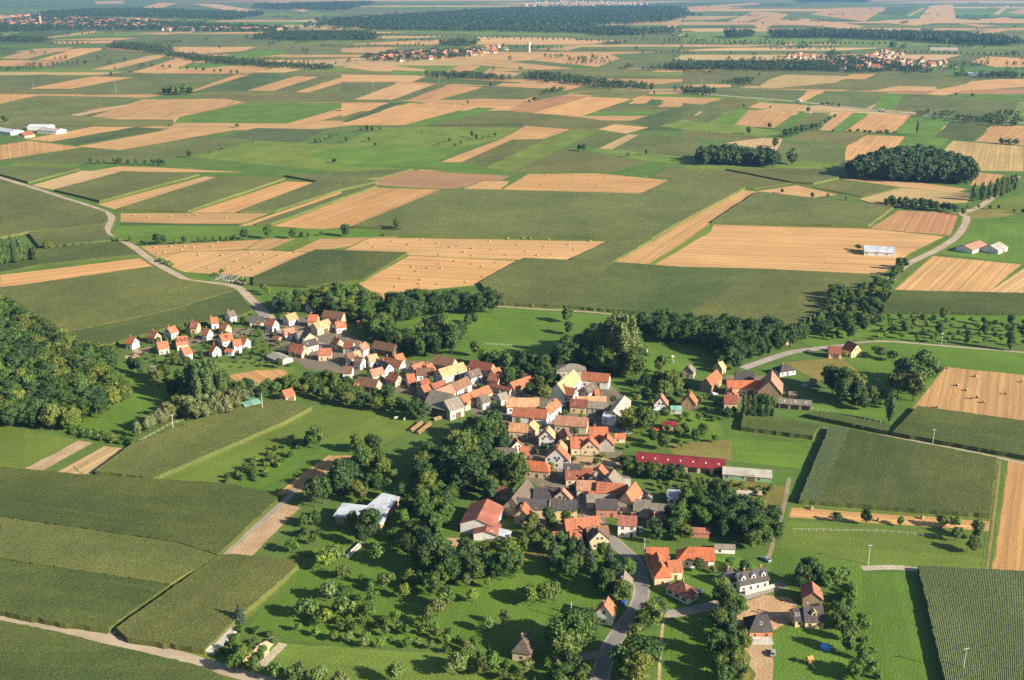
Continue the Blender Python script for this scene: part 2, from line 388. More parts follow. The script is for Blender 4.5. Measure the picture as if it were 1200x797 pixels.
F('S','a2',260,602,560,490,650,443,805,455,712,489,600,491,350,602); F('C','a2',345,605,600,492,715,490,480,605); F('L','a2',470,606,715,491,815,458,905,462,600,605)
F('O','a2',590,605,790,520,1080,570,960,605); F('C','a2',800,507,920,470,1000,472,900,520); F('Q','a2',905,522,1010,472,1045,475,950,526); F('C','a2',955,527,1045,476,1230,482,1290,520,1240,556)
F('L','a2',870,532,900,520,1240,556,1260,580,1090,568); F('S','a2',670,212,760,185,940,190,980,205,900,235); F('S','a2',440,225,540,212,810,240,790,250,600,240)
F('S','a2',360,256,420,228,490,232,440,260); F('G','a2',440,260,490,233,528,236,480,264); F('S','a2',480,266,530,238,660,246,600,270); F('S','a2',0,235,100,222,160,228,300,245,280,253,110,250)
F('S','a2',770,280,800,262,880,272); F('C','a2',900,237,980,205,1200,190,1130,242); F('O','a2',800,330,940,312,1090,320,1060,348); F('S','a2',1010,365,1060,338,1200,342,1200,360)
F('D','a2',1060,370,1090,350,1135,352,1110,372); F('S','a2',1110,376,1150,355,1200,358,1200,376); F('S','a2',0,170,120,165,200,167,130,188,0,184); F('G','a2',180,247,280,250,300,266,170,262)
F('K','a2',1000,430,1200,372,1200,420,1100,447); F('L','a2',1120,442,1200,424,1200,454); F('Q','a2',480,130,800,134,870,148,480,146); F('L','a2',0,105,700,84,1050,110,1070,130,500,122)
F('S','a2',660,172,850,162,800,178); F('S','a2',1140,95,1165,55,1200,58,1180,102); F('S','a2',890,82,960,70,1100,72,1000,90); F('C','a2',660,352,720,318,800,320,800,332,690,352)
F('O','a2',560,250,900,238,1130,244,1050,262,800,262,650,260); F('S','a2',1020,348,1060,336,1080,338,1040,360)
# --- far right
F('S','a3',0,25,250,10,280,15,20,32); F('S','a3',160,75,250,40,340,45,220,78); F('S','a3',240,78,330,47,372,50,290,104,270,106); F('S','a3',330,72,430,65,640,92,600,102,340,82); F('S','a3',450,50,540,28,712,25,680,50,640,76)
F('D','a3',692,52,722,25,820,25,780,55); F('S','a3',788,56,842,28,852,30,800,58); F('S','a3',870,20,950,15,962,72,820,90,740,84,700,72,830,66); F('S','a3',960,80,1100,90,1050,96)
F('D','a3',970,66,990,48,1060,55,1040,72); F('S','a3',1090,50,1140,18,1150,22,1110,52); F('S','a3',1140,45,1200,30,1200,50); F('S','a3',1000,116,1150,100,1200,95,1060,122); F('S','a3',1040,72,1130,60,1200,72,1200,82)
F('L','a3',0,112,500,108,1200,128,1200,158,600,165,0,150); F('S','a3',330,167,380,148,400,158); F('S','a3',430,160,520,148,560,157); F('S','a3',1015,218,1060,198,1200,205,1200,235,1100,236)
F('W','a3',200,310,360,262,600,268,480,310); F('S','a3',550,277,600,260,680,260,640,279); F('O','a3',300,312,600,285,1050,272,960,310,700,318); F('S','a3',665,320,760,302,890,306,900,320)
F('S','a3',860,332,900,315,1050,285,1200,280,1200,305,980,320,920,336); F('C','a3',0,310,180,310,440,318,400,352,0,328); F('S','a3',0,300,170,293,170,306,0,312); F('S','a3',395,356,445,320,492,320,430,358)
F('C','a3',450,358,500,320,720,325,680,365,640,382); F('G','a3',660,386,720,328,780,330,742,387); F('C','a3',742,388,780,330,1180,355,1165,405,1000,412); F('L','a3',1165,406,1180,360,1200,360,1200,422)
F('S','a3',0,342,140,345,70,368,0,362); F('O','a3',100,375,140,348,250,350,270,360,222,380); F('C','a3',0,365,100,368,20,418,0,420); F('C','a3',20,422,100,376,172,384,90,433); F('G','a3',90,434,175,383,262,390,182,440)
F('S','a3',228,378,270,360,440,370,400,394); F('S','a3',178,442,235,386,402,394,322,450); F('G','a3',322,452,412,394,452,398,380,452); F('O','a3',390,442,460,395,522,396,450,447); F('S','a3',478,457,560,387,618,393,520,460)
F('G','a3',522,460,600,397,655,398,570,458); F('S','a3',568,462,660,400,806,405,740,467); F('G','a3',740,467,800,415,945,420,880,484); F('K','a3',880,487,945,426,1086,440,1020,497); F('S','a3',1028,497,1100,438,1200,450,1200,512)
F('O','a3',366,492,440,460,652,468,600,512,520,506); F('S','a3',570,572,575,515,650,475,782,480,720,562); F('C','a3',340,552,340,500,440,505,572,512,562,572); F('G','a3',780,480,940,487,900,518,760,515)
F('L','a3',0,425,200,440,340,460,340,486,240,476,0,457); F('O','a3',0,482,0,460,260,478,250,497); F('Q','a3',150,502,280,485,352,490,330,532); F('L','a3',0,560,300,580,420,565,572,575,572,604,0,604)
F('W','a3',920,525,950,495,1200,515,1200,602,1020,600,960,560); F('O','a3',0,248,350,252,270,302,0,292)
# --- middle distance left
F('C','a4',0,18,0,-10,280,-2,100,46); F('C','a4',0,36,90,62,370,152,382,180,362,196,100,222,0,242); F('C','a4',100,226,362,198,378,232,420,248,140,276); F('Q','a4',112,52,290,0,460,5,440,10,190,68)
F('C','a4',192,73,432,8,702,18,350,113); F('S','a4',345,118,720,20,770,25,410,138); F('C','a4',412,141,776,25,1002,32,660,148); F('S','a4',668,148,1005,38,1112,42,840,148); F('C','a4',840,149,1112,44,1230,26,1330,44,1200,72,970,146)
F('S','a4',840,195,970,150,1200,72,1200,87,900,191); F('C','a4',900,193,1200,88,1318,50,1325,60,1200,103,955,193); F('S','a4',958,195,1200,104,1320,60,1556,68,1240,198,1120,206); F('S','a4',425,182,425,150,945,150,850,187,640,187); F('D','a4',420,190,430,183,640,188,850,188,840,194)
F('G','a4',395,228,412,194,850,196,1200,208,1340,214,1330,240,1200,244,900,237,660,242,500,262,440,242); F('S','a4',490,267,920,243,860,275,600,302,545,302); F('S','a4',862,276,932,240,1037,240,940,279)
F('S','a4',545,306,640,286,900,280,1097,288,890,374,650,357,600,337); F('L','a4',945,279,1040,240,1122,238,1030,281); F('S','a4',1030,284,1125,240,1400,232,1360,248,1250,264,1100,284); F('L','a4',1105,286,1250,266,1380,246,1200,288)
F('K','a4',890,382,1110,286,1432,296,1280,392,1080,414,890,406); F('G','a4',640,360,740,366,720,388,660,384); F('K','a4',135,282,420,256,487,302,150,336,0,367,0,347); F('S','a4',0,413,0,368,490,308,540,338,60,411)
F('C','a4',-60,425,60,414,530,346,640,392,800,415,830,428,600,500,420,540,250,574,-60,600); F('K','a4',-60,602,250,576,420,542,600,502,830,430,890,500,840,520,600,560,450,600,330,640,-60,680); F('G','a4',850,412,960,417,1000,430,960,490,915,480,860,430)
F('L','a4',560,330,640,368,800,410,860,440,930,500,890,500,830,428,800,414,640,390,530,342)
# --- middle distance centre
F('C','a5',-200,22,250,-2,140,30,0,44,-90,42); F('B','a5',30,45,250,0,440,10,590,18,560,36,400,62,350,66); F('G','a5',0,-20,200,-30,420,-30,600,8,440,8,340,0); F('S','a5',418,68,500,36,590,38,555,71); F('S','a5',555,73,660,12,900,10,1162,35,1050,86)
F('C','a5',40,202,360,70,560,74,1052,88,1166,35,1240,10,1420,66,1190,186,1090,246,700,240,150,230,220,212); F('S','a5',0,284,100,237,300,238,950,250,802,321,400,305,200,297)
F('K','a5',0,392,0,290,232,298,62,392); F('S','a5',60,397,242,299,622,318,480,402,300,420,150,452); F('C','a5',802,321,955,249,1092,250,950,330); F('S','a5',950,330,1095,249,1190,188,1390,68,1460,74,1200,255,1070,336)
F('S','a5',1070,337,1300,214,1310,190,1850,205,2120,232,2000,290,1890,372,1200,348); F('L','a5',1075,334,1200,256,1300,190,1300,214,1090,338)
F('C','a5',485,402,640,316,960,331,800,486,550,474); F('K','a5',800,487,961,331,1200,348,1470,354,1220,515,1100,512); F('C','a5',1222,515,1472,354,1890,375,1840,480,1700,500,1600,550,1200,560)
F('G','a5',150,560,300,482,550,482,900,505,1140,560,1130,640,900,640,820,690,600,680,420,650,300,640)
# --- middle distance right
F('C','a6',102,186,262,80,740,135,652,201); F('B','a6',660,204,760,140,970,150,940,229); F('O','a6',-110,24,-60,-8,150,0,380,45,250,65,100,50,0,30); F('O','a6',460,60,540,38,770,60,630,93); F('S','a6',260,72,400,52,545,86,440,97)
F('C','a6',150,0,500,0,550,30,460,50,380,45); F('S','a6',560,30,700,25,1000,65,960,76,770,58); F('W','a6',620,102,770,62,1010,80,1000,112,700,127); F('S','a6',1012,52,1030,6,1130,15,1080,52); F('L','a6',1050,120,1200,80,1200,142,1010,160)
F('G','a6',890,290,1012,178,1200,186,1200,326); F('Y','a6',1000,170,1010,140,1100,135,1190,150,1100,166); F('S','a6',745,418,880,300,1190,330,1070,431); F('Q','a6',1072,431,1200,343,1200,436); F('K','a6',690,505,742,430,1200,440,1200,512)
F('G','a6',800,300,920,236,945,238,835,302); F('L','a6',690,372,810,296,800,330,700,400)
# --- lower left
F('G','P',0,438,60,440,140,430,215,440,262,470,215,486,165,500,158,516,118,513,80,505,0,498); F('L','P',0,496,92,516,21,551,0,551); F('E','P',20,553,92,516,108,519,42,555); F('Q','P',60,557,122,523,153,526,99,560)
F('C','P',112,557,155,525,250,489,310,474,330,472,366,481,330,500,180,565); F('L','P',180,566,330,501,366,482,400,475,486,482,482,505,430,530,380,548,330,576,262,571); F('G','P',260,572,300,555,340,520,420,520,412,535,350,572,330,582)
F('K','P',0,552,98,561,180,566,270,572,330,585,255,656,206,640,0,610); F('C','P',0,611,206,641,255,657,200,690,0,660); F('K','P',0,661,200,691,128,742,100,739,70,736,0,722); F('K','P',-40,733,0,733,70,747,120,760,240,788,262,800,262,830,-40,830)
F('C','P',137,742,256,656,276,655,347,662,350,668,285,725,240,767,150,754); F('E','P',258,655,330,590,352,595,295,652); F('S','P',322,580,385,534,413,534,400,546,352,577); F('L','P',312,758,345,755,540,768,620,800,600,830,312,800)
F('G','P',352,662,430,560,560,600,620,640,720,650,735,690,690,720,700,800,620,790,560,765,340,750,290,735); F('Y','P',470,655,560,640,640,640,655,650,560,668)
F('L','P',285,452,345,448,345,430,290,420,210,435,205,440); F('S','P',266,440,300,434,330,433,337,437,322,447,285,452)
# --- lower right
F('G','P',1030,400,1200,412,1200,440,1108,430,1072,478,1040,470,985,440,1000,410); F('S','P',1070,479,1108,430,1210,441,1210,498); F('K','P',1045,511,1075,480,1210,499,1210,541)
F('K','P',972,503,1167,541,1160,608,936,591); F('R','P',972,503,995,506,960,590,936,591); F('S','P',928,595,1160,611,1158,622,925,606); F('L','P',925,610,1158,624,1155,671,1010,664,905,656); F('S','P',1182,540,1215,542,1215,674,1163,671)
F('R','P',1075,669,1215,676,1215,830,1112,830); F('G','P',1008,672,1073,671,1104,800,1110,830,1045,830); F('G','P',770,722,815,712,845,705,870,797,875,830,765,830); F('G','P',905,640,1010,664,1010,680,1045,800,1045,830,870,830,880,760,905,740)
F('K','P',870,491,905,493,960,503,952,516,868,505); F('K','P',945,490,962,486,1042,502,1040,510); F('G','P',853,514,952,519,940,549,860,541); F('Y','P',780,520,855,515,858,540,790,532); F('Y','P',850,560,925,572,905,605,830,590)
F('G','P',740,400,840,405,850,425,770,440,740,430); F('G','P',700,480,760,470,840,490,850,512,760,520); F('Y','P',920,425,985,418,1010,440,960,448); F('G','P',890,460,1040,478,1040,490,960,482,900,470)
F('G','P',985,345,1200,370,1200,402,1060,400,1010,395,960,410,920,395,965,350); F('Y','P',862,768,880,763,888,800,882,830,858,830); F('Y','P',905,738,918,735,922,760,914,775); F('E','P',858,716,865,709,872,705,884,702,896,697,908,699,925,700,931,706,932,712,926,719,928,728,915,734,909,738,905,742,892,740,880,741,872,739,866,736,863,726); F('E','P',878,739,892,738,905,740,909,750,913,760,908,769,910,778,913,790,916,800,908,815,905,830,880,830,884,815,882,800,886,790,878,780,880,771,872,760,876,750)
F('G','P',740,650,860,650,940,690,905,690,845,705,770,720); F('G','P',905,740,915,736,985,735,1000,797,1005,830,905,830)
# courtyards of the village
F('E','P',146,418,160,409,176,407,180,411,164,417,152,424); F('V','P',196,402,240,392,275,384,300,386,296,392,260,397,215,408); F('E','P',205,414,222,409,230,412,214,419)
F('V','P',540,470,600,452,700,440,740,470,735,500,690,520,600,520,560,490); F('V','P',600,520,690,520,730,530,740,560,720,590,690,600,640,575,600,550); F('E','P',670,534,720,538,735,552,715,558,675,560)
F('V','P',430,420,540,425,600,450,560,470,500,470,450,455); F('V','P',300,375,380,370,440,410,420,440,360,432,310,400); F('V','P',850,440,900,440,925,455,900,472,855,470); F('V','P',590,590,640,600,705,600,720,630,640,625)
F('E','P',521,630,548,632,552,640,528,655,520,650)
# ------------------------------------------------------------------ roads
ROADS = []
def road(name, width, crop, colr, mk, *xy, z=None):
    ox, oy, s = CROP[crop]; P = [G(ox + xy[i] / s, oy + xy[i + 1] / s) for i in range(0, len(xy), 2)]
    Q = []
    for i in range(len(P) - 1):                              # Catmull-Rom smoothing
        p0, p1, p2, p3 = P[max(i - 1, 0)], P[i], P[i + 1], P[min(i + 2, len(P) - 1)]
        for k in range(6):
            t = k / 6; Q.append(0.5 * ((2 * p1) + (p2 - p0) * t + (2 * p0 - 5 * p1 + 4 * p2 - p3) * t * t + (3 * p1 - p0 - 3 * p2 + p3) * t ** 3))
    Q.append(P[-1]); out_ = []; back_ = []
    for i, p in enumerate(Q):
        d = (Q[min(i + 1, len(Q) - 1)] - Q[max(i - 1, 0)]).normalized(); nr = Vector((-d.y, d.x, 0)) * (width / 2 + 0.3); out_.append(p + nr); back_.append(p - nr)
    zz = 0.004 * next_layer(out_ + back_[::-1]) if z is None else z
    v = []
    for i, p in enumerate(Q):
        d = (Q[min(i + 1, len(Q) - 1)] - Q[max(i - 1, 0)]).normalized(); nrm = Vector((-d.y, d.x, 0)) * width / 2
        v += [(p.x + nrm.x, p.y + nrm.y, zz), (p.x - nrm.x, p.y - nrm.y, zz)]
    me = bpy.data.meshes.new(name); me.from_pydata(v, [], [(2 * i, 2 * i + 1, 2 * i + 3, 2 * i + 2) for i in range(len(Q) - 1)]); me.update()
    ROADS.append((Q, width)); return tag(link(name, me, M[mk], color=colr), kind='structure')
ASPH, PALE, TRK = (0.30, 0.27, 0.23), (0.36, 0.30, 0.22), (0.34, 0.29, 0.20)
VERGE = (0.13, 0.16, 0.03)
for w_, mk_, cl_ in ((9.0, 'grass', VERGE), (5.0, 'asphalt', PALE)):
    nm = 'road_verge' if mk_ == 'grass' else 'road'
    road(nm, w_, 'P', cl_, mk_, -30, 719, 0, 725, 70, 739, 125, 749, 200, 766, 270, 787, 340, 806, 420, 826)
    road(nm, w_ * 1.25, 'a4', cl_, mk_, -60, 4, 0, 25, 100, 55, 220, 95, 330, 130, 388, 158, 385, 190, 375, 215, 400, 240, 460, 262, 540, 320, 620, 365, 660, 385, 740, 395, 830, 408, 880, 450, 920, 490, 960, 520)
    road(nm, w_ * 1.3, 'a6', cl_, mk_, 1180, 20, 1060, 118, 985, 150, 1000, 168, 970, 225, 900, 275, 780, 335, 720, 400)
road('road_verge', 26, 'a3', VERGE, 'grass', -200, 308, 0, 324, 200, 341, 400, 357, 640, 384, 800, 402, 1000, 416, 1200, 432, 1400, 448)
road('road', 14, 'a3', ASPH, 'asphalt', -200, 308, 0, 324, 200, 341, 400, 357, 640, 384, 800, 402, 1000, 416, 1200, 432, 1400, 448)
road('pavement', 6.4, 'P', (0.30, 0.26, 0.21), 'dirt', 700, 830, 702, 800, 712, 765, 730, 735, 745, 715, 752, 690, 745, 660, 725, 640, 705, 622, 690, 600, 672, 570, 655, 540, 645, 515, 640, 490, 650, 470)
road('road', 4.8, 'P', (0.20, 0.19, 0.18), 'asphalt', 700, 830, 702, 800, 712, 765, 730, 735, 745, 715, 752, 690, 745, 660, 725, 640, 705, 622, 690, 600, 672, 570, 655, 540, 645, 515, 640, 490, 650, 470)
road('road', 6, 'P', (0.24, 0.22, 0.20), 'asphalt', 645, 515, 625, 480, 600, 462, 560, 450, 500, 440, 440, 425, 380, 405, 330, 388, 300, 360)
road('lane', 5, 'P', (0.30, 0.26, 0.22), 'asphalt', 745, 722, 790, 719, 845, 707, 890, 693, 920, 685)
road('lane', 4, 'P', (0.26, 0.23, 0.19), 'asphalt', 640, 775, 680, 770, 712, 765)
road('track', 2.8, 'P', (0.27, 0.24, 0.2), 'asphalt', 128, 744, 200, 697, 256, 655, 330, 590, 350, 572)
road('track', 2.8, 'a5', TRK, 'dirt', 530, 476, 700, 488, 900, 500, 1100, 530, 1200, 548, 1330, 590)
road('track', 1.9, 'P', (0.24, 0.21, 0.13), 'dirt', 925, 560, 918, 595, 905, 640, 900, 655); road('track', 1.5, 'P', (0.19, 0.17, 0.06), 'dirt', 1172, 540, 1165, 600, 1155, 672)
road('track', 3.5, 'P', (0.38, 0.33, 0.26), 'dirt', 1010, 666, 1050, 665, 1080, 668, 1150, 671, 1215, 676); road('track', 2.8, 'P', TRK, 'dirt', 880, 488, 900, 488, 930, 498, 970, 503, 1045, 512, 1120, 526, 1210, 545)
road('track', 2.8, 'P', TRK, 'dirt', 1000, 402, 1040, 400, 1103, 405, 1200, 413, 1260, 419); road('road', 6, 'P', (0.3, 0.27, 0.25), 'asphalt', 870, 432, 890, 425, 920, 415, 940, 411, 1000, 404)
road('track', 3.5, 'P', (0.4, 0.34, 0.24), 'dirt', 306, 780, 318, 768, 332, 754); road('track', 1.2, 'P', (0.36, 0.3, 0.18), 'dirt', 778, 722, 774, 760, 771, 830)
road('lane', 4, 'P', (0.26, 0.24, 0.21), 'asphalt', 640, 490, 700, 500, 740, 508)

for pts in ((1058, 676, 1066, 705, 1080, 745, 1092, 800, 1096, 830), (1045, 700, 1056, 725, 1061, 760, 1060, 800), (1050, 712, 1044, 735, 1034, 765), (1030, 690, 1037, 715, 1044, 755, 1048, 800), (1062, 728, 1050, 745, 1038, 760), (1066, 758, 1056, 775, 1044, 790), (800, 728, 801, 760, 802, 800), (824, 730, 827, 765, 829, 800), (787, 730, 787, 765, 787, 800), (845, 725, 850, 765, 853, 800)):
    road('wheel_track', 0.5, 'P', (0.075, 0.14, 0.022), 'grass', *pts)
for pts in ((86, 546, 90, 551, 98, 556, 104, 559), (104, 541, 88, 551), (940, 640, 1000, 652, 1060, 655, 1130, 652), (935, 622, 1000, 630, 1080, 640, 1150, 640), (300, 600, 280, 622, 262, 645), (100, 505, 150, 485, 200, 474), (340, 500, 400, 485, 470, 480), (300, 525, 370, 498, 470, 488), (590, 375, 640, 385, 690, 380), (520, 390, 600, 400, 680, 398)):
    road('wheel_track', 0.6, 'P', (0.135, 0.165, 0.034), 'grass', *pts)
# ------------------------------------------------------------------ houses, barns and sheds
HC = dict(c1=(130, 340, 7.5), c2=(270, 340, 7.5), c3=(380, 390, 7.5), c4=(480, 400, 7.5), c5=(580, 400, 7.5), c6=(580, 470, 7.5), c7=(580, 540, 7.5),
          c8=(700, 560, 7.5), c9=(740, 400, 7.5), d0=(860, 380, 6), d1=(500, 560, 7.5), d2=(360, 530, 6), d3=(560, 690, 6), d4=(740, 620, 7.967),
          d5=(840, 650, 7.5), d6=(840, 700, 7.5), d7=(730, 510, 6), z6=(800, 200, 3), z1=(0, 0, 3), e1=(130, 330, 4), z7=(560, 620, 4.504), P=(0, 0, 1))
RC = dict(o=(0.37, 0.130, 0.072), u=(0.45, 0.135, 0.060), l=(0.52, 0.29, 0.155), r=(0.25, 0.085, 0.055), b=(0.19, 0.105, 0.07), p=(0.36, 0.185, 0.125),
          g=(0.20, 0.185, 0.155), k=(0.125, 0.105, 0.09), d=(0.058, 0.058, 0.065), y=(0.50, 0.35, 0.19), w=(0.46, 0.50, 0.56), m=(0.20, 0.028, 0.036), t=(0.16, 0.36, 0.28),
          s=(0.36, 0.34, 0.30), e=(0.31, 0.120, 0.085))
RN = dict(o='orange', u='bright orange', l='pale orange', r='dark red', b='brown', p='pinkish brown', g='grey', k='grey brown', d='dark slate', y='pale yellow', w='whitish metal',
          m='crimson', t='green', s='pale grey', e='light red')
WC = dict(W=(0.66, 0.65, 0.63), C=(0.52, 0.42, 0.28), Y=(0.60, 0.47, 0.23), T=(0.30, 0.22, 0.14), G=(0.40, 0.38, 0.34), B=(0.50, 0.21, 0.09), K=(0.11, 0.085, 0.065), H=(0.62, 0.59, 0.54), N=(0.22, 0.34, 0.20), R=(0.40, 0.18, 0.12))
WN = dict(W='white', C='cream', Y='yellow', T='tan', G='grey', B='orange brick', K='dark boarded', H='half timbered', N='green walled', R='reddish')
FOOT = []          # (x, y, dir, half length, half width, height) of every building, for keeping trees out

def window_mesh(w, h, mats, name='window'):
    b = MB(); f = 0.09
    b.box((0, 0.03, 0), (w, 0.06, h), 0)
    b.add([(-w / 2 + f, -0.004, -h / 2 + f), (-0.03, -0.004, -h / 2 + f), (-0.03, -0.004, h / 2 - f), (-w / 2 + f, -0.004, h / 2 - f),
           (0.03, -0.004, -h / 2 + f), (w / 2 - f, -0.004, -h / 2 + f), (w / 2 - f, -0.004, h / 2 - f), (0.03, -0.004, h / 2 - f)], [(0, 1, 2, 3), (4, 5, 6, 7)], 1)
    me = b.mesh(name)
    for m in mats: me.materials.append(m)
    return me
WIN = window_mesh(1.15, 1.45, (M['frame'], M['glass']))
SHUT = plain('shutter_paint', (0.20, 0.09, 0.06), 0.7, 0.1)
def shuttered():
    b = MB(); b.box((0, 0.03, 0), (1.1, 0.06, 1.4), 0)
    b.add([(-0.46, -0.004, -0.6), (0.46, -0.004, -0.6), (0.46, -0.004, 0.6), (-0.46, -0.004, 0.6)], [(0, 1, 2, 3)], 1)
    for s in (-1, 1): b.box((s * 0.85, 0.0, 0), (0.55, 0.06, 1.4), 2)
    me = b.mesh('window')
    for m in (M['frame'], M['glass'], SHUT): me.materials.append(m)
    return me
WINS = shuttered()
SKYL = window_mesh(0.95, 1.2, (M['frame'], M['glass']), 'roof_window')
def door_mesh(w, h, mk):
    b = MB(); b.box((0, 0.03, h / 2), (w, 0.10, h), 0)
    b.box((0, 0.04, h + 0.07), (w + 0.3, 0.16, 0.14), 1)
    me = b.mesh('door'); me.materials.append(mk); me.materials.append(M['wood']); return me
DOORM = door_mesh(1.1, 2.1, plain('door_paint', (0.12, 0.07, 0.04), 0.6, 0.1))
BARND = door_mesh(3.4, 3.2, plain('barn_door_boards', (0.13, 0.085, 0.055), 0.9, 0.25, 2))
def chimney_mesh():
    b = MB(); b.box((0, 0, -.2), (0.6, 0.5, 1.6), 0); b.box((0, 0, .65), (0.75, 0.65, 0.12), 1); b.box((0, 0, .8), (0.34, 0.26, 0.2), 0)
    me = b.mesh('chimney'); me.materials.append(M['brick']); me.materials.append(M['concrete']); return me
CHIM = chimney_mesh()
_seen_kinds = {}
HOUSES = []        # for labels

def solve_ridge(a, b, ep, e, pitch):
    tp = math.tan(pitch); prev = None
    for i in range(160):
        R = e + 0.25 + i * 0.1
        A, B, E = G(*a, R), G(*b, R), G(*ep, e)
        d = (B - A); d.z = 0; d.normalize(); q = E - A
        w = abs(d.x * q.y - d.y * q.x)
        f = e + w * tp - R
        if prev is not None and (f <= 0) != (prev <= 0): break
        if prev is None and f <= 0: break
        prev = f
    else:
        R = e + 4.5; A, B = G(*a, R), G(*b, R); w = 4.5 / tp
    return A, B, R, w
def gable_prism(L0, L1, w, e, R, h0, h1):
    """plaster body under the roof: x from L0 to L1, half width w; gables only where there is no hip"""
    v = [(L0, -w, -0.3), (L1, -w, -0.3), (L1, w, -0.3), (L0, w, -0.3), (L0, -w, e), (L1, -w, e), (L1, w, e), (L0, w, e)]
    f = [(0, 1, 5, 4), (2, 3, 7, 6)]
    if h0: f.append((3, 0, 4, 7))
    else: v.append((L0, 0, R)); f.append((3, 0, 4, len(v) - 1, 7))
    if h1: f.append((1, 2, 6, 5))
    else: v.append((L1, 0, R)); f.append((1, 2, 6, len(v) - 1, 5))
    m = MB(); m.add(v, f); return m
def roof_shell(x0, x1, r0, r1, w, e, R, th=0.22):
    v = [(x0, -w, e), (x1, -w, e), (x1, w, e), (x0, w, e), (r0, 0, R), (r1, 0, R)]
    k = len(v); v += [(x, y, z - th) for x, y, z in v]
    f = [(0, 1, 5, 4), (2, 3, 4, 5), (1, 2, 5), (3, 0, 4)] if True else []
    top = [(0, 1, 5, 4), (2, 3, 4, 5)] + ([(1, 2, 5)] if r1 < x1 - 0.01 else []) + ([(3, 0, 4)] if r0 > x0 + 0.01 else [])
    bot = [tuple(i + k for i in reversed(t)) for t in top]
    side = [(0, k, k + 1, 1), (2, k + 2, k + 3, 3)]
    side += [(1, k + 1, k + 2, 2)] if r1 < x1 - 0.01 else [(1, k + 1, k + 5, 5), (5, k + 5, k + 2, 2)]
    side += [(3, k + 3, k, 0)] if r0 > x0 + 0.01 else [(0, 4, k + 4, k), (4, 3, k + 3, k + 4)]
    m = MB(); m.add(v, top + bot + side); return m
def add_windows(root, L0, L1, w, e, R, h0, h1, spec):
    """one window object per opening on every wall that has them"""
    me = WINS if 'x' in spec else WIN
    def put(x, y, z, rz, m=None, nm='window'):
        o = bpy.data.objects.new(nm, m or me); COL.objects.link(o); o.parent = root; o.location = (x, y, z); o.rotation_euler = (0, 0, rz)
        return o
    rows = [1.55] if e < 4.4 else [1.5, 4.2]
    L = L1 - L0; n = max(1, min(5, int(L / 3.0)))
    for r, z in enumerate(rows):
        for i in range(n):
            x = L0 + L * (i + 0.5) / n
            if r == 0 and i == n // 2 and 'h' in spec: put(x, -w - 0.05, 0.0, 0, DOORM, 'door'); put(x, w + 0.05, z, math.pi); continue
            put(x, -w - 0.05, z, 0); put(x, w + 0.05, z, math.pi)
    for hip, x, rz in ((h0, L0 - 0.05, -math.pi / 2), (h1, L1 + 0.05, math.pi / 2)):
        m = max(1, min(3, int(2 * w / 3.2)))
        for z in rows:
            for i in range(m): put(x, -w + 2 * w * (i + 0.5) / m, z, rz)
        if not hip and R - e > 2.6:
            for s in ((-0.9, 0.9) if w > 3.4 else (0,)): put(x, s, e + 0.75, rz)
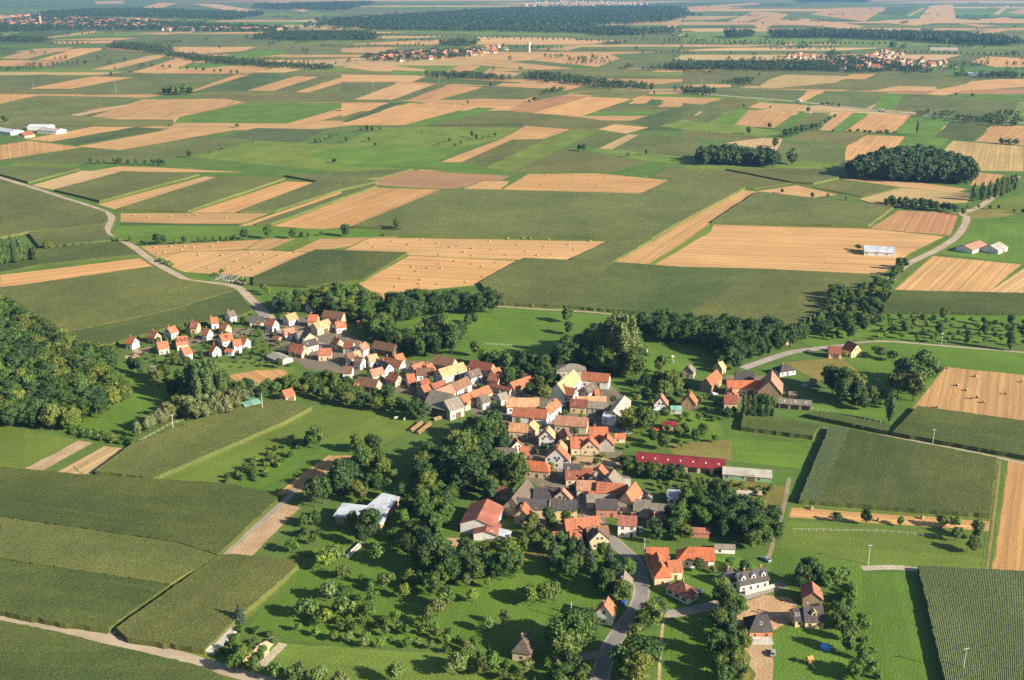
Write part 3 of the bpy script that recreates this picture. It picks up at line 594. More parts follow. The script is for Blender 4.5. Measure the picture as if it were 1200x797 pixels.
def H(crop, ax, ay, bx, by, ex, ey, roof='o', wall='C', e=4.2, pitch=45, spec='h', hip=(0, 0), zone='', label=None, wmin=2.2, wmax=11, over=0.35):
    """a building from the two ends of its ridge and one point of its eaves"""
    ox, oy, s = HC[crop]; c = lambda x, y: (ox + x / s, oy + y / s)
    a, b, ep = c(ax, ay), c(bx, by), c(ex, ey); e *= 0.88
    A, B, R, w = solve_ridge(a, b, ep, e, R_(pitch))
    wmin = max(wmin, 2.2 if 'S' in spec else 3.9 if 'B' in spec else 3.5)
    w = min(max(w, wmin), wmax); R = e + w * math.tan(R_(pitch))
    A, B = G(*a, R), G(*b, R)
    d = B - A; d.z = 0; L = d.length
    if L < 0.5: d = Vector((1, 0, 0))
    rz = math.atan2(d.y, d.x); ctr = (A + B) / 2
    r0, r1 = -L / 2, L / 2; x0, x1 = r0 - hip[0], r1 + hip[1]
    kind = 'barn' if 'B' in spec else 'shed' if 'S' in spec else 'house'
    root = empty(kind, (ctr.x, ctr.y, 0), rz)
    L0, L1, wi = x0 + over, x1 - over, w - over
    ee = e + over * math.tan(R_(pitch)) - 0.18; RR = R - 0.2
    if hip[0]: ee0 = ee
    mw = M['timber'] if wall == 'H' else M['boards'] if wall in 'TK' else M['wall']
    link('wall', gable_prism(L0, L1, wi, ee, RR, hip[0] > 0, hip[1] > 0).mesh('wall'), mw, root, color=WC[wall])
    metal = roof in 'wmt' or 'M' in spec
    q = RNG.uniform(0.88, 1.14); rc = tuple(q * k for k in RC[roof])
    ro = link('roof', roof_shell(x0, x1, r0, r1, w, e, R).mesh('roof'), M['sheet'] if metal else M['roof'], root, color=rc)
    if kind == 'house':
        for k in range(2 if 'c' in spec else 1):
            o = bpy.data.objects.new('chimney', CHIM); COL.objects.link(o); o.parent = ro
            o.location = (r0 + L * (0.25 if k == 0 else 0.75) + RNG.uniform(-0.1, 0.1) * L, 0.5, R + 0.45)
        add_windows(root, L0, L1, wi, ee, RR, hip[0], hip[1], spec)
        if 'D' not in spec and RNG.random() < 0.55:
            for k in range(int(RNG.integers(1, 3))):
                o = bpy.data.objects.new('roof_window', SKYL); COL.objects.link(o); o.parent = ro; sy = -1 if d.x > 0 else 1; f = 0.5
                o.location = (r0 + L * (0.3 + 0.4 * k), sy * w * f, R - f * (R - e) + 0.02); o.rotation_euler = (-(math.pi / 2 - math.atan2(R - e, w)), 0, 0 if sy < 0 else math.pi)
    else:
        if 'B' in spec:
            for sy in (-1, 1):
                o = bpy.data.objects.new('door', BARND); COL.objects.link(o); o.parent = root; o.location = (0.08 * L, sy * (wi + 0.05), 0); o.rotation_euler = (0, 0, 0 if sy < 0 else math.pi)
        n = max(1, int(L / 7))
        if 'o' not in spec:
            for i in range(n):
                for sy in (-1, 1):
                    o = bpy.data.objects.new('window', WIN); COL.objects.link(o); o.parent = root
                    o.location = (L0 + (L1 - L0) * (i + 0.25) / n, sy * (wi + 0.05), min(2.0, e * 0.55)); o.rotation_euler = (0, 0, 0 if sy < 0 else math.pi)
    if 'P' in spec:                                            # near-black panels paint the shade inside open bays; rooflights above
        nb = max(3, int(L / 6)); bb = MB(); bb.box((0, 0.02, 0), (4.2, 0.06, 2.3)); bm_ = bb.mesh('bay_shade_panel'); bm_.materials.append(M['rubber_and_bay_shade'])
        lb = MB(); lb.box((0, 0, 0), (0.7, 1.2, 0.08)); lm_ = lb.mesh('rooflight'); lm_.materials.append(M['concrete']); sy = -1 if d.x > 0 else 1
        for i in range(nb):
            o = bpy.data.objects.new('bay_shade_panel', bm_); COL.objects.link(o); o.parent = root; o.location = (L0 + (L1 - L0) * (i + 0.5) / nb, sy * (wi + 0.04), 1.3)
            o = bpy.data.objects.new('rooflight', lm_); COL.objects.link(o); o.parent = ro; o.location = (L0 + (L1 - L0) * (i + 0.5) / nb, sy * w * 0.45, R - 0.45 * (R - e) + 0.03); o.rotation_euler = (-sy * math.atan2(R - e, w), 0, 0)
    if 'D' in spec:                                            # dormers on the slope that faces the viewer
        nd = int(spec[spec.index('D') + 1]); toward = 1 if (Vector((-d.y, d.x, 0)).dot(-ctr) > 0) else -1
        dm = MB(); dw = 0.9; dep = 2.0
        dm.add([(-dw, 0, -0.9), (dw, 0, -0.9), (dw, 0, 0.7), (0, 0, 1.5), (-dw, 0, 0.7), (-dw, dep, -0.9), (dw, dep, -0.9), (dw, dep, 0.7), (0, dep, 1.5), (-dw, dep, 0.7)], [(0, 1, 2, 3, 4), (1, 6, 7, 2), (0, 4, 9, 5)], 0)
        dm.add([(-dw - .2, -.2, .55), (0, -.2, 1.58), (dw + .2, -.2, .55), (-dw - .2, dep, .55), (0, dep, 1.58), (dw + .2, dep, .55)], [(0, 1, 4, 3), (1, 2, 5, 4)], 1)
        dm.add([(-0.5, -0.02, -0.5), (0.5, -0.02, -0.5), (0.5, -0.02, 0.5), (-0.5, -0.02, 0.5)], [(0, 1, 2, 3)], 2)
        me = dm.mesh('dormer')
        for m_ in (M['wall'], M['roof'], M['glass']): me.materials.append(m_)
        for i in range(nd):
            o = bpy.data.objects.new('dormer', me); COL.objects.link(o); o.parent = ro; o.color = (*WC[wall], 1) if roof in 'dkg' else (*rc, 1)
            yy = toward * w * 0.62; o.location = (r0 + L * (i + 0.5) / nd, yy, R - 0.62 * (R - e) + 0.55); o.rotation_euler = (0, 0, 0 if toward < 0 else math.pi)
    FOOT.append((ctr.x, ctr.y, rz, (x1 - x0) / 2 , w, R, (x0 + x1) / 2))
    HOUSES.append((root, kind, roof, wall, zone, label, (a[0] + b[0]) / 2, (a[1] + b[1]) / 2, L * w, hip != (0, 0)))
    return root
Z1 = 'in the northwest hamlet beside the maize'; Z2 = 'in the western farm cluster'; Z3 = 'in the old village west end'; Z4 = 'in the middle of the old village'
Z5 = 'along the northern farmyards'; Z6 = 'around the village crossroads'; Z7 = 'along the lower village street'; Z8 = 'in the eastern farm cluster'; Z9 = 'at the southern village edge'
def HH(zone, *rows):
    for r in rows:
        kw = r[-1] if isinstance(r[-1], dict) else {}
        a = r[:-1] if isinstance(r[-1], dict) else r
        H(*a, zone=zone, **kw)
HH(Z1, ('c1', 150, 409, 215, 419, 130, 470, 'o', 'W'), ('c1', 345, 357, 408, 370, 318, 420, 'r', 'C'), ('c1', 490, 332, 562, 308, 520, 387, 'o', 'W'),
   ('c1', 560, 412, 668, 398, 592, 487, 'o', 'C', 4.2, 45, 'hD3', dict(label='cream house with orange roof and three white dormers, in the northwest hamlet')),
   ('c1', 397, 460, 498, 443, 425, 525, 'o', 'G'), ('c1', 615, 512, 690, 493, 655, 572, 'o', 'W'), ('c1', 700, 275, 770, 278, 680, 325, 'r', 'C'), ('c1', 820, 335, 870, 342, 818, 392, 'r', 'W'),
   ('c1', 868, 240, 938, 232, 900, 297, 'o', 'W'), ('c1', 1015, 190, 1080, 173, 1045, 242, 'k', 'W'), ('c1', 970, 288, 1030, 298, 945, 345, 'r', 'C'),
   ('c1', 950, 392, 1058, 370, 985, 458, 'o', 'W', 4.2, 45, 'hD1', dict(label='white house with orange roof and a single white dormer, in the northwest hamlet')),
   ('c1', 1065, 435, 1140, 425, 1070, 475, 'o', 'W', 5.5), ('c2', 85, 410, 150, 420, 105, 470, 'r', 'W'), ('c1', 890, 478, 928, 490, 885, 530, 'r', 'W'), ('c1', 1010, 508, 1080, 518, 1060, 548, 'o', 'W', 2.8, 40, 'S'))
HH(Z2, ('c2', 375, 62, 455, 48, 465, 85, 'd', 'W'), ('c2', 678, 112, 742, 92, 750, 128, 'k', 'H'), ('c2', 480, 220, 570, 193, 510, 262, 'l', 'W'), ('c2', 160, 235, 290, 225, 180, 275, 'd', 'G', 3, 40, 'B'),
   ('c2', 325, 250, 398, 262, 310, 315, 'r', 'W'), ('c2', 685, 212, 770, 215, 740, 278, 'u', 'C', 5), ('c2', 728, 290, 860, 252, 745, 337, 'l', 'C', 5, 42, 'B'), ('c2', 820, 172, 1000, 195, 785, 230, 'b', 'C', 5, 45, 'B'),
   ('c2', 915, 280, 1010, 268, 940, 330, 'o', 'W'), ('c2', 1110, 268, 1185, 265, 1150, 306, 'r', 'G', 3, 40, 'S'), ('c2', 575, 360, 640, 350, 600, 410, 'k', 'W'), ('c2', 460, 340, 565, 325, 480, 378, 'p', 'W'),
   ('c2', 625, 450, 750, 418, 640, 490, 'd', 'W'), ('c2', 540, 463, 650, 482, 475, 535, 'r', 'C', 3.5, 40, 'B'), ('c2', 585, 497, 655, 507, 530, 558, 'o', 'C', 3, 40, 'B'), ('c2', 770, 510, 890, 508, 780, 555, 'o', 'C'),
   ('c2', 370, 540, 495, 590, 330, 590, 's', 'G', 2.6, 20, 'SM'), ('c2', 915, 410, 965, 430, 888, 470, 'r', 'C'), ('c2', 1000, 448, 1085, 455, 975, 508, 'r', 'W'), ('e1', 800, 510, 850, 497, 810, 540, 'o', 'C', 3.5, 40, 'B'),
   ('c2', 655, 345, 700, 375, 735, 360, 'k', 'C', 3.5, 40, 'B'))
HH(Z3, ('c3', 300, 110, 365, 75, 335, 150, 'p', 'W'), ('c3', 255, 162, 312, 150, 328, 205, 'l', 'W'), ('c3', 190, 175, 255, 165, 225, 220, 'b', 'W'), ('c3', 275, 203, 345, 215, 240, 250, 'b', 'W'),
   ('c3', 165, 290, 250, 292, 150, 345, 'b', 'W'), ('c3', 440, 65, 630, 100, 450, 130, 'b', 'K', 4.5, 45, 'B'), ('c3', 375, 200, 460, 180, 400, 255, 'l', 'W'), ('c3', 515, 205, 690, 245, 510, 248, 'o', 'W'),
   ('c3', 610, 193, 690, 175, 720, 225, 'u', 'C'), ('c3', 500, 240, 572, 270, 430, 290, 'd', 'W'), ('c3', 395, 325, 510, 297, 430, 390, 'p', 'C'), ('c3', 300, 380, 480, 410, 285, 440, 'b', 'C', 4, 45, 'B'),
   ('c3', 265, 435, 300, 440, 240, 490, 'o', 'C', 3, 40, 'S'), ('c3', 570, 345, 660, 370, 550, 395, 'r', 'C', 3.5), ('c3', 765, 285, 870, 250, 800, 335, 'o', 'H'), ('c3', 810, 305, 965, 305, 820, 355, 'b', 'W', 4, 42, 'B'),
   ('c3', 890, 285, 945, 262, 950, 300, 'o', 'C', 3.5), ('c3', 970, 197, 1150, 225, 955, 280, 'b', 'C', 5, 45, 'B'), ('c3', 720, 365, 790, 355, 740, 445, 'u', 'W', 3, 40, 'B'))
HH(Z4, ('c4', 250, 245, 470, 180, 320, 310, 'l', 'H', 5, 45, 'B', dict(label='large half timbered barn with a pale orange roof in the old village')), ('c4', 85, 345, 160, 320, 110, 375, 'r', 'C', 3.5), ('c4', 185, 375, 300, 335, 200, 410, 'r', 'C', 3.5, 42, 'B'),
   ('c4', 95, 390, 165, 368, 130, 432, 'o', 'G', 3.5, 42, 'B'), ('c4', 505, 265, 610, 232, 540, 330, 'k', 'W'), ('c4', 370, 370, 505, 305, 415, 440, 'b', 'W', 4.5, 45, 'B'), ('c4', 228, 425, 368, 372, 400, 457, 'p', 'C', 4.5, 45, 'B'),
   ('c4', 185, 420, 382, 462, 60, 555, 'g', 'K', 6, 40, 'B', dict(label='huge grey roofed barn with dark board walls above the green meadow')),
   ('c4', 300, 522, 432, 480, 362, 620, 'g', 'G', 6, 42, 'B', dict(label='grey barn with open gable loft, right of the huge grey roofed barn')),
   ('c4', 440, 480, 690, 383, 470, 522, 'o', 'C', 4, 42, 'B'), ('c4', 535, 160, 735, 195, 525, 205, 'r', 'C', 4, 45, 'B'), ('c4', 720, 245, 790, 225, 828, 290, 'o', 'C'), ('c4', 520, 205, 600, 215, 515, 243, 'o', 'C', 3, 40, 'S'),
   ('c4', 620, 222, 700, 232, 640, 268, 'u', 'C', 3, 40, 'S'), ('c4', 700, 275, 800, 290, 670, 325, 'r', 'C'), ('c4', 610, 480, 690, 460, 650, 540, 'k', 'W'), ('c4', 910, 270, 1045, 285, 905, 300, 'r', 'G', 3, 40, 'S'), ('c4', 770, 462, 850, 440, 800, 500, 'g', 'W', 3.5, 40))
HH(Z5, ('c5', 130, 360, 310, 300, 160, 405, 'o', 'C', 4, 42, 'B'), ('c5', 100, 495, 390, 495, 110, 560, 'l', 'W', 4.5, 45, 'B'), ('c5', 160, 572, 470, 600, 155, 632, 'o', 'W', 4, 45, 'B'), ('c5', 540, 497, 440, 580, 560, 565, 'o', 'W', 4.5),
   ('c5', 655, 195, 680, 195, 690, 262, 'g', 'G', 5, 28, 'B', (8, 8)), ('c5', 695, 247, 545, 372, 772, 330, 'y', 'W', 5, 48, 'B', dict(label='large barn with a pale yellow roof, tallest of the northern farmyards')),
   ('c5', 765, 262, 1012, 285, 765, 318, 'o', 'W', 5, 45, 'B', dict(label='long white gabled barn with an orange roof beside the tall grove')), ('c5', 780, 400, 870, 350, 825, 460, 'k', 'H'),
   ('c5', 575, 385, 715, 415, 515, 450, 'o', 'H', 4.5), ('c5', 735, 482, 980, 482, 740, 530, 'l', 'C', 4, 42, 'B'), ('c5', 665, 500, 815, 512, 658, 570, 'r', 'Y'), ('c5', 820, 520, 1005, 535, 870, 592, 'g', 'G', 4, 30, 'B'),
   ('c5', 1140, 475, 1035, 612, 1200, 505, 's', 'C', 5, 35, 'BM'), ('c5', 960, 622, 1075, 640, 950, 680, 'w', 'W', 4, 18, 'SM'))
HH(Z6, ('c6', 530, 122, 822, 145, 520, 200, 'p', 'C', 4.5, 45, 'B'), ('c6', 125, 188, 300, 200, 110, 265, 'l', 'C'), ('c6', 335, 155, 300, 205, 378, 215, 'l', 'C'),
   ('c6', 455, 262, 472, 212, 540, 300, 'l', 'W', 5, 45, 'h', dict(label='white gabled house with a pale orange roof above the shaded street')), ('c6', 605, 230, 640, 300, 545, 320, 'b', 'C', 4, 45, 'B'),
   ('c6', 825, 225, 995, 225, 850, 330, 'u', 'C', 4.5), ('c6', 660, 312, 830, 310, 670, 418, 'o', 'C'), ('c6', 838, 345, 838, 298, 920, 392, 'o', 'C', 4), ('c6', 985, 325, 990, 275, 1052, 360, 'o', 'G', 4, 45, 'B'),
   ('c6', 1050, 282, 1150, 282, 1052, 332, 'o', 'C', 3, 42, 'S'), ('c6', 572, 385, 578, 336, 640, 420, 'l', 'C'), ('c6', 546, 417, 565, 375, 665, 505, 'o', 'W', 5, 45, 'h', dict(label='white gabled house with an orange roof at the paved square')),
   ('c6', 180, 322, 200, 350, 240, 368, 'o', 'W', 3.5), ('c6', 0, 405, 195, 412, 0, 490, 'k', 'C', 4, 45, 'B'), ('c6', 215, 400, 300, 395, 225, 455, 'o', 'C', 4), ('c6', 270, 517, 440, 535, 250, 590, 'u', 'C', 4.2, 45, 'h', (0, 3)),
   ('c6', 598, 545, 762, 550, 600, 610, 'd', 'R', 5), ('c6', 612, 612, 755, 608, 640, 672, 'r', 'C', 3.5, 40), ('c6', 765, 585, 865, 590, 770, 632, 'r', 'C', 3.5, 42, 'B'), ('c6', 910, 590, 935, 548, 1020, 600, 'o', 'C', 4, 45, 'B'),
   ('c6', 868, 650, 885, 612, 935, 672, 'g', 'W', 4))
HH(Z7, ('c7', 995, 145, 1048, 70, 1165, 150, 'g', 'G', 5, 42, 'B'), ('c7', 985, 150, 1195, 158, 990, 190, 's', 'G', 3.5, 25, 'BM'), ('c7', 715, 168, 885, 172, 720, 245, 'p', 'C', 4.5), ('c7', 895, 180, 1170, 205, 890, 262, 'o', 'C', 4.5, 45, 'B'),
   ('c8', 335, 30, 250, 130, 410, 105, 'o', 'C', 5, 52, 'B', dict(label='steep gabled barn with an orange roof at the east end of the lower street')), ('c7', 820, 262, 1005, 275, 825, 300, 'o', 'C', 3, 40, 'S'),
   ('c7', 800, 295, 1060, 292, 810, 360, 'g', 'G', 3.5, 32, 'B'), ('c7', 885, 332, 1080, 335, 888, 402, 'd', 'R', 4.5), ('c8', 180, 165, 475, 195, 195, 215, 'g', 'G', 3.5, 35, 'B'), ('c8', 320, 205, 625, 230, 318, 258, 'g', 'G', 3.5, 35, 'B'),
   ('c7', 145, 325, 285, 152, 215, 380, 'k', 'C', 5, 50, 'B', dict(label='long barn with a tall slate gable above the shaded orchard trees')), ('c7', 340, 230, 580, 245, 342, 305, 'd', 'C', 4.2), ('c7', 590, 262, 602, 228, 682, 335, 'p', 'C', 4.2),
   ('c7', 185, 325, 478, 335, 190, 412, 'd', 'C', 5), ('c7', 487, 335, 730, 342, 490, 413, 'd', 'Y', 5.5), ('c7', 232, 428, 262, 355, 298, 507, 'o', 'C', 4.5), ('c7', 608, 510, 915, 480, 615, 602, 'o', 'R', 5, 45, 'B'),
   ('c7', 800, 580, 995, 562, 830, 690, 'b', 'C', 4.5), ('c7', 925, 618, 905, 575, 998, 660, 'k', 'C', 4.5), ('c7', 650, 612, 765, 605, 655, 668, 'o', 'R', 3.2, 40, 'B'),
   ('c8', 178, 325, 352, 333, 172, 413, 'e', 'W', 6.2, 42, 'hc', dict(label='tall white house with light red roof and two rows of windows')), ('c8', 495, 335, 530, 305, 400, 460, 'k', 'C', 3.5), ('c8', 790, 430, 990, 440, 795, 480, 'e', 'R', 2.6, 35, 'S'),
   ('c8', 615, 120, 770, 132, 590, 178, 'w', 'W', 4.2, 12, 'SM', dict(label='flat white roofed shed among the gardens east of the street')), ('c8', 1025, 578, 1215, 586, 1022, 612, 'g', 'W', 2.6, 25, 'S'))
HH(Z9, ('d4', 135, 168, 350, 172, 145, 260, 'u', 'C', 4.2, 45, 'B'), ('d4', 290, 345, 235, 205, 205, 425, 'u', 'C', 4.5, 48, 'h', (2.0, 0), dict(label='farmhouse with half hipped orange roof beside the southern road')), ('d4', 330, 292, 470, 282, 345, 385, 'o', 'C', 4),
   ('d4', 530, 165, 778, 172, 560, 300, 'u', 'W', 4, 45, 'B', (4.5, 0)), ('d4', 468, 488, 492, 500, 545, 622, 'e', 'W', 3.4, 42, 'x', (4.8, 4.8), dict(label='small white house with a red pyramid roof and red shutters')),
   ('d5', 168, 160, 432, 108, 205, 262, 'd', 'W', 3.6, 48, 'D3c', dict(label='long white house with a dark slate roof and dormers')), ('d5', 85, 135, 175, 118, 115, 200, 'd', 'W', 3.6, 45, 'h', dict(label='white annexe with a dark slate roof, left of the long dormered house')),
   ('d5', 835, 230, 852, 330, 918, 278, 'e', 'T', 4, 38, 'So', dict(label='open timber carport with a red and pale roof beside the yellow house')),
   ('d5', 755, 450, 935, 450, 760, 600, 'd', 'Y', 3.2, 45, 'D1', dict(label='pale yellow house with a black roof and one dormer')), ('d5', 665, 470, 752, 466, 678, 556, 'd', 'Y', 3.2, 42, '', dict(label='yellow side wing with a black roof, left of the yellow house')),
   ('d6', 350, 150, 450, 148, 262, 310, 'd', 'B', 3.4, 42, 'h', (3.6, 1.2), dict(label='orange brick house with a dark slate roof and white terrace')),
   ('d3', 887, 117, 917, 50, 945, 190, 'o', 'W', 4.6, 50, 'h', dict(label='white gabled house with an orange roof beside the road bend')),
   ('d3', 318, 345, 340, 290, 408, 370, 'k', 'C', 4, 50, 'h', (3.0, 0), dict(label='cream house with a steep grey brown roof among the orchard trees')),
   ('z7', 765, 275, 775, 215, 795, 255, 'g', 'W', 3.5, 45, 'h', dict(label='small white house with a grey roof hidden by street trees')),
   ('d1', 533, 182, 440, 362, 690, 240, 'e', 'W', 5, 22, 'BM', dict(label='wide farm hall with a low light red roof')), ('d1', 550, 370, 515, 470, 660, 410, 'e', 'W', 3.5, 18, 'SMoP', dict(label='low open shed with a light red roof joined to the wide farm hall')),
   ('d1', 640, 440, 610, 500, 740, 490, 'w', 'T', 2.8, 8, 'SMo', dict(label='lean shed with a whitish metal roof beside the wide farm hall')), ('d1', 615, 60, 740, 88, 600, 130, 'b', 'C', 3.5, 42, 'S', dict(label='brown roofed shed between the trees and the slate gabled barn')))
HH(Z8, ('d0', 665, 150, 760, 155, 660, 205, 'r', 'Y', 3.6, 45, 'B', dict(label='low red roofed barn joined to the yellow farmhouse east of the meadow')), ('d0', 800, 113, 872, 140, 805, 190, 'r', 'Y', 4.2, 45, 'h', dict(label='yellow farmhouse with a dark red roof east of the meadow')),
   ('d0', 340, 285, 375, 280, 370, 335, 'd', 'W', 3.2, 35, 'h', (4, 4)), ('d0', 10, 328, 140, 330, 10, 388, 'd', 'C', 5, 45, 'B'), ('c9', 835, 340, 1190, 342, 838, 410, 'u', 'C', 5, 42, 'B'), ('d0', 262, 395, 268, 322, 345, 470, 'p', 'T', 5, 48, 'B'),
   ('c9', 810, 466, 935, 470, 805, 552, 'r', 'C', 4), ('c9', 655, 325, 752, 243, 712, 385, 'o', 'T', 5, 48, 'B'), ('c9', 500, 225, 520, 193, 560, 255, 'g', 'C', 4.2), ('c9', 262, 490, 268, 450, 325, 560, 'p', 'W', 3.2, 52),
   ('c9', 508, 478, 522, 432, 578, 545, 'o', 'T', 4, 50, 'B'), ('c9', 340, 565, 440, 565, 342, 603, 't', 'G', 3, 25, 'SM'), ('c9', 270, 698, 400, 702, 275, 742, 'm', 'T', 2.8, 30, 'So'), ('d0', 315, 517, 550, 535, 310, 556, 'g', 'T', 3.5, 30, 'SoP'),
   ('c9', 760, 185, 800, 170, 815, 210, 'y', 'C', 3.5), ('d0', 350, 62, 400, 55, 405, 92, 'p', 'C', 4), ('c9', 880, 400, 885, 440, 940, 450, 'o', 'C', 3.5, 45), ('d0', 540, 375, 580, 385, 598, 410, 'g', 'T', 3, 35, 'S'),
   ('d7', 95, 125, 725, 178, 45, 180, 'm', 'C', 3.6, 18, 'SMoP', dict(label='very long low stable with a crimson roof', wmin=6)), ('d7', 700, 218, 1050, 245, 690, 268, 's', 'N', 3.2, 30, 'BM', dict(label='long green walled shed with a pale grey roof beside the lawn')))
HH('in the fields beside the eastern road', ('z6', 637, 262, 745, 268, 632, 277, 'w', 'W', 4, 20, 'SM', dict(label='white storage hall alone in the stubble field', wmin=9)), ('z6', 990, 262, 1045, 244, 1052, 262, 'p', 'W', 3.5, 22, 'SM', dict(wmin=8)), ('z6', 1080, 262, 1115, 249, 1150, 266, 's', 'W', 3.5, 24, 'BM', dict(wmin=8)))
HH('at the far western farmyard', ('z1', -10, 446, 60, 456, 40, 466, 'w', 'W', 5, 15, 'SM', dict(wmin=12)), ('z1', 70, 466, 108, 460, 100, 474, 'r', 'C', 4, 30, 'S', dict(wmin=8)), ('z1', 105, 436, 180, 437, 188, 442, 'w', 'W', 6, 15, 'SM', dict(wmin=12)), ('z1', 145, 448, 215, 452, 150, 465, 's', 'W', 5, 15, 'SM', dict(wmin=12)))
HH('beside the sports field', ('e1', 610, 566, 690, 548, 625, 585, 't', 'R', 3.2, 8, 'SM', dict(label='flat green roofed clubhouse with reddish walls beside the sports field', wmin=5)))
HH('between the farmyards', ('c4', 485, 722, 575, 722, 480, 745, 'o', 'C', 2.6, 40, 'S'), ('c4', 720, 362, 900, 412, 705, 378, 'r', 'G', 3.5, 30, 'So'), ('c7', 500, 622, 580, 618, 497, 642, 'o', 'C', 2.8, 30, 'S'),
   ('c2', 390, 395, 440, 405, 375, 420, 'o', 'C', 3, 40, 'S'), ('c5', 870, 428, 915, 425, 872, 460, 'u', 'C', 3, 40, 'S'), ('d0', 385, 470, 450, 475, 385, 495, 'g', 'T', 2.6, 30, 'S'), ('c4', 460, 520, 515, 545, 470, 550, 'r', 'C', 3, 35, 'S'), ('c8', 400, 100, 455, 140, 392, 165, 'k', 'G', 3, 35, 'S'))
def slab_shed(pts, h, label, tilt=0.5):
    ox, oy, s = HC['d2']; P = [G(ox + x / s, oy + y / s, h) for x, y in pts]; c = sum(P, Vector()) / len(P); n = len(P)
    r = empty('shed', (c.x, c.y, 0)); m = MB(); z = [h + tilt * (p.y - c.y) / 10 for p in P]
    v = [(p.x - c.x, p.y - c.y, q) for p, q in zip(P, z)] + [(p.x - c.x, p.y - c.y, q - .25) for p, q in zip(P, z)]
    m.add(v, [tuple(range(n - 1, -1, -1)), tuple(range(n, 2 * n))] + [(i, (i + 1) % n, n + (i + 1) % n, n + i) for i in range(n)]); link('roof', m.mesh('roof'), M['sheet'], r, color=RC['w'])
    m = MB(); q = 0.93; v = [((p.x - c.x) * q, (p.y - c.y) * q, -.2) for p in P] + [((p.x - c.x) * q, (p.y - c.y) * q, t - .3) for p, t in zip(P, z)]
    m.add(v, [(i, (i + 1) % n, n + (i + 1) % n, n + i) for i in range(n)]); link('wall', m.mesh('wall'), M['boards'], r, color=WC['T'])
    tag(r, label, 'shed', 'metal sheds in the orchard'); FOOT.append((c.x, c.y, 0, max(abs(p.x - c.x) for p in P), max(abs(p.y - c.y) for p in P) * .8, h, 0))
slab_shed(((420, 372), (528, 290), (655, 315), (575, 396)), 5.2, 'tan walled shed with a whitish metal roof, right one of a pair'); slab_shed(((180, 447), (250, 362), (412, 378), (572, 408), (545, 480), (520, 505), (430, 470), (330, 458)), 4.6, 'tan walled shed with a whitish metal roof, left one of a pair')
# labels: kind, colours and roof; buildings that would read alike are told apart by their order from the left in their quarter
def house_labels():
    buckets = {}
    for h in HOUSES:
        root, kind, roof, wall, zone, label, x, y, area, hipped = h
        tag(root, None, kind, {'house': 'houses of the village', 'barn': 'barns of the village', 'shed': 'sheds of the village'}[kind])
        if label: root['label'] = label; continue
        buckets.setdefault((kind, roof, wall, zone), []).append(h)
    ords = ['leftmost', 'second from left', 'third from left', 'fourth from left', 'fifth from left', 'sixth from left', 'seventh from left']
    for (kind, roof, wall, zone), hs in buckets.items():
        hs.sort(key=lambda h: h[6])
        for i, h in enumerate(hs):
            base = f"{WN[wall]} {kind} with {RN[roof]} roof {zone}"
            h[0]['label'] = base if len(hs) == 1 else base + ', ' + (ords[i] if i < len(hs) - 1 or i == 0 else 'rightmost')
house_labels()
# ------------------------------------------------------------------ trees
def rand_dirs(n, rng):
    v = rng.normal(size=(n, 3)); return v / np.linalg.norm(v, axis=1)[:, None]
def leaf_quads(pts, nrm, size, rng):
    """one small leaf clump (a quad) at each point, roughly facing its normal"""
    n = len(pts); nn = nrm + rng.normal(size=(n, 3)) * 0.55; nn /= np.linalg.norm(nn, axis=1)[:, None]
    t = np.cross(nn, rng.normal(size=(n, 3))); t /= np.linalg.norm(t, axis=1)[:, None] + 1e-9; b = np.cross(nn, t)
    s = size * rng.uniform(0.6, 1.35, (n, 1)); a = s * rng.uniform(0.55, 0.85, (n, 1))
    q = np.stack([pts - t * s - b * a * 0.5, pts + t * s * 0.3 - b * a, pts + t * s + b * a * 0.4, pts - t * s * 0.2 + b * a], 1)
    return q.reshape(-1, 3), np.arange(n * 4).reshape(-1, 4)
_ico = None
def ico():
    global _ico
    if _ico is None:
        bm = bmesh.new(); bmesh.ops.create_icosphere(bm, subdivisions=2, radius=1.0)
        _ico = (np.array([v.co[:] for v in bm.verts]), np.array([[v.index for v in f.verts] for f in bm.faces])); bm.free()
    return _ico
def crown_parts(lobes, nleaf, size, rng, core=0.74):
    """lobes: (x, y, z, r, squash). Leaf clumps on the outside of the lobes, an uneven inner body behind them"""
    w = np.array([l[3] ** 2 for l in lobes]); cnt = rng.multinomial(nleaf, w / w.sum()); V = []; Q = []; k = 0
    for (x, y, z, r, sq), c in zip(lobes, cnt):
        d = rand_dirs(c, rng); rad = r * (rng.uniform(0.74, 1.1, (c, 1)) + 0.28 * (rng.uniform(size=(c, 1)) > 0.86))
        p = d * rad * np.array([1, 1, sq]) + np.array([x, y, z])
        q, f = leaf_quads(p, d + np.array([0, 0, 0.25]), size, rng); V.append(q); Q.append(f + k); k += len(q)
    iv, it = ico()
    for (x, y, z, r, sq) in lobes:
        if core <= 0: break
        p = iv * (r * core * rng.uniform(0.8, 1.12, (len(iv), 1))) * np.array([1, 1, sq]) + np.array([x, y, z])
        V.append(p); Q.append(np.concatenate([it, it[:, 2:3]], 1) + k); k += len(p)
    return np.concatenate(V), np.concatenate(Q)
def quads_to_mesh(name, V, Q, mi=None):
    tri = Q[:, 2] == Q[:, 3]; me = bpy.data.meshes.new(name); loops = np.concatenate([Q[~tri].ravel(), Q[tri][:, :3].ravel()])
    nq, nt = (~tri).sum(), tri.sum(); me.vertices.add(len(V)); me.vertices.foreach_set('co', V.astype(np.float32).ravel())
    me.loops.add(len(loops)); me.loops.foreach_set('vertex_index', loops.astype(np.int32)); me.polygons.add(nq + nt)
    me.polygons.foreach_set('loop_start', np.concatenate([np.arange(nq) * 4, nq * 4 + np.arange(nt) * 3]).astype(np.int32)); me.update(calc_edges=True); return me
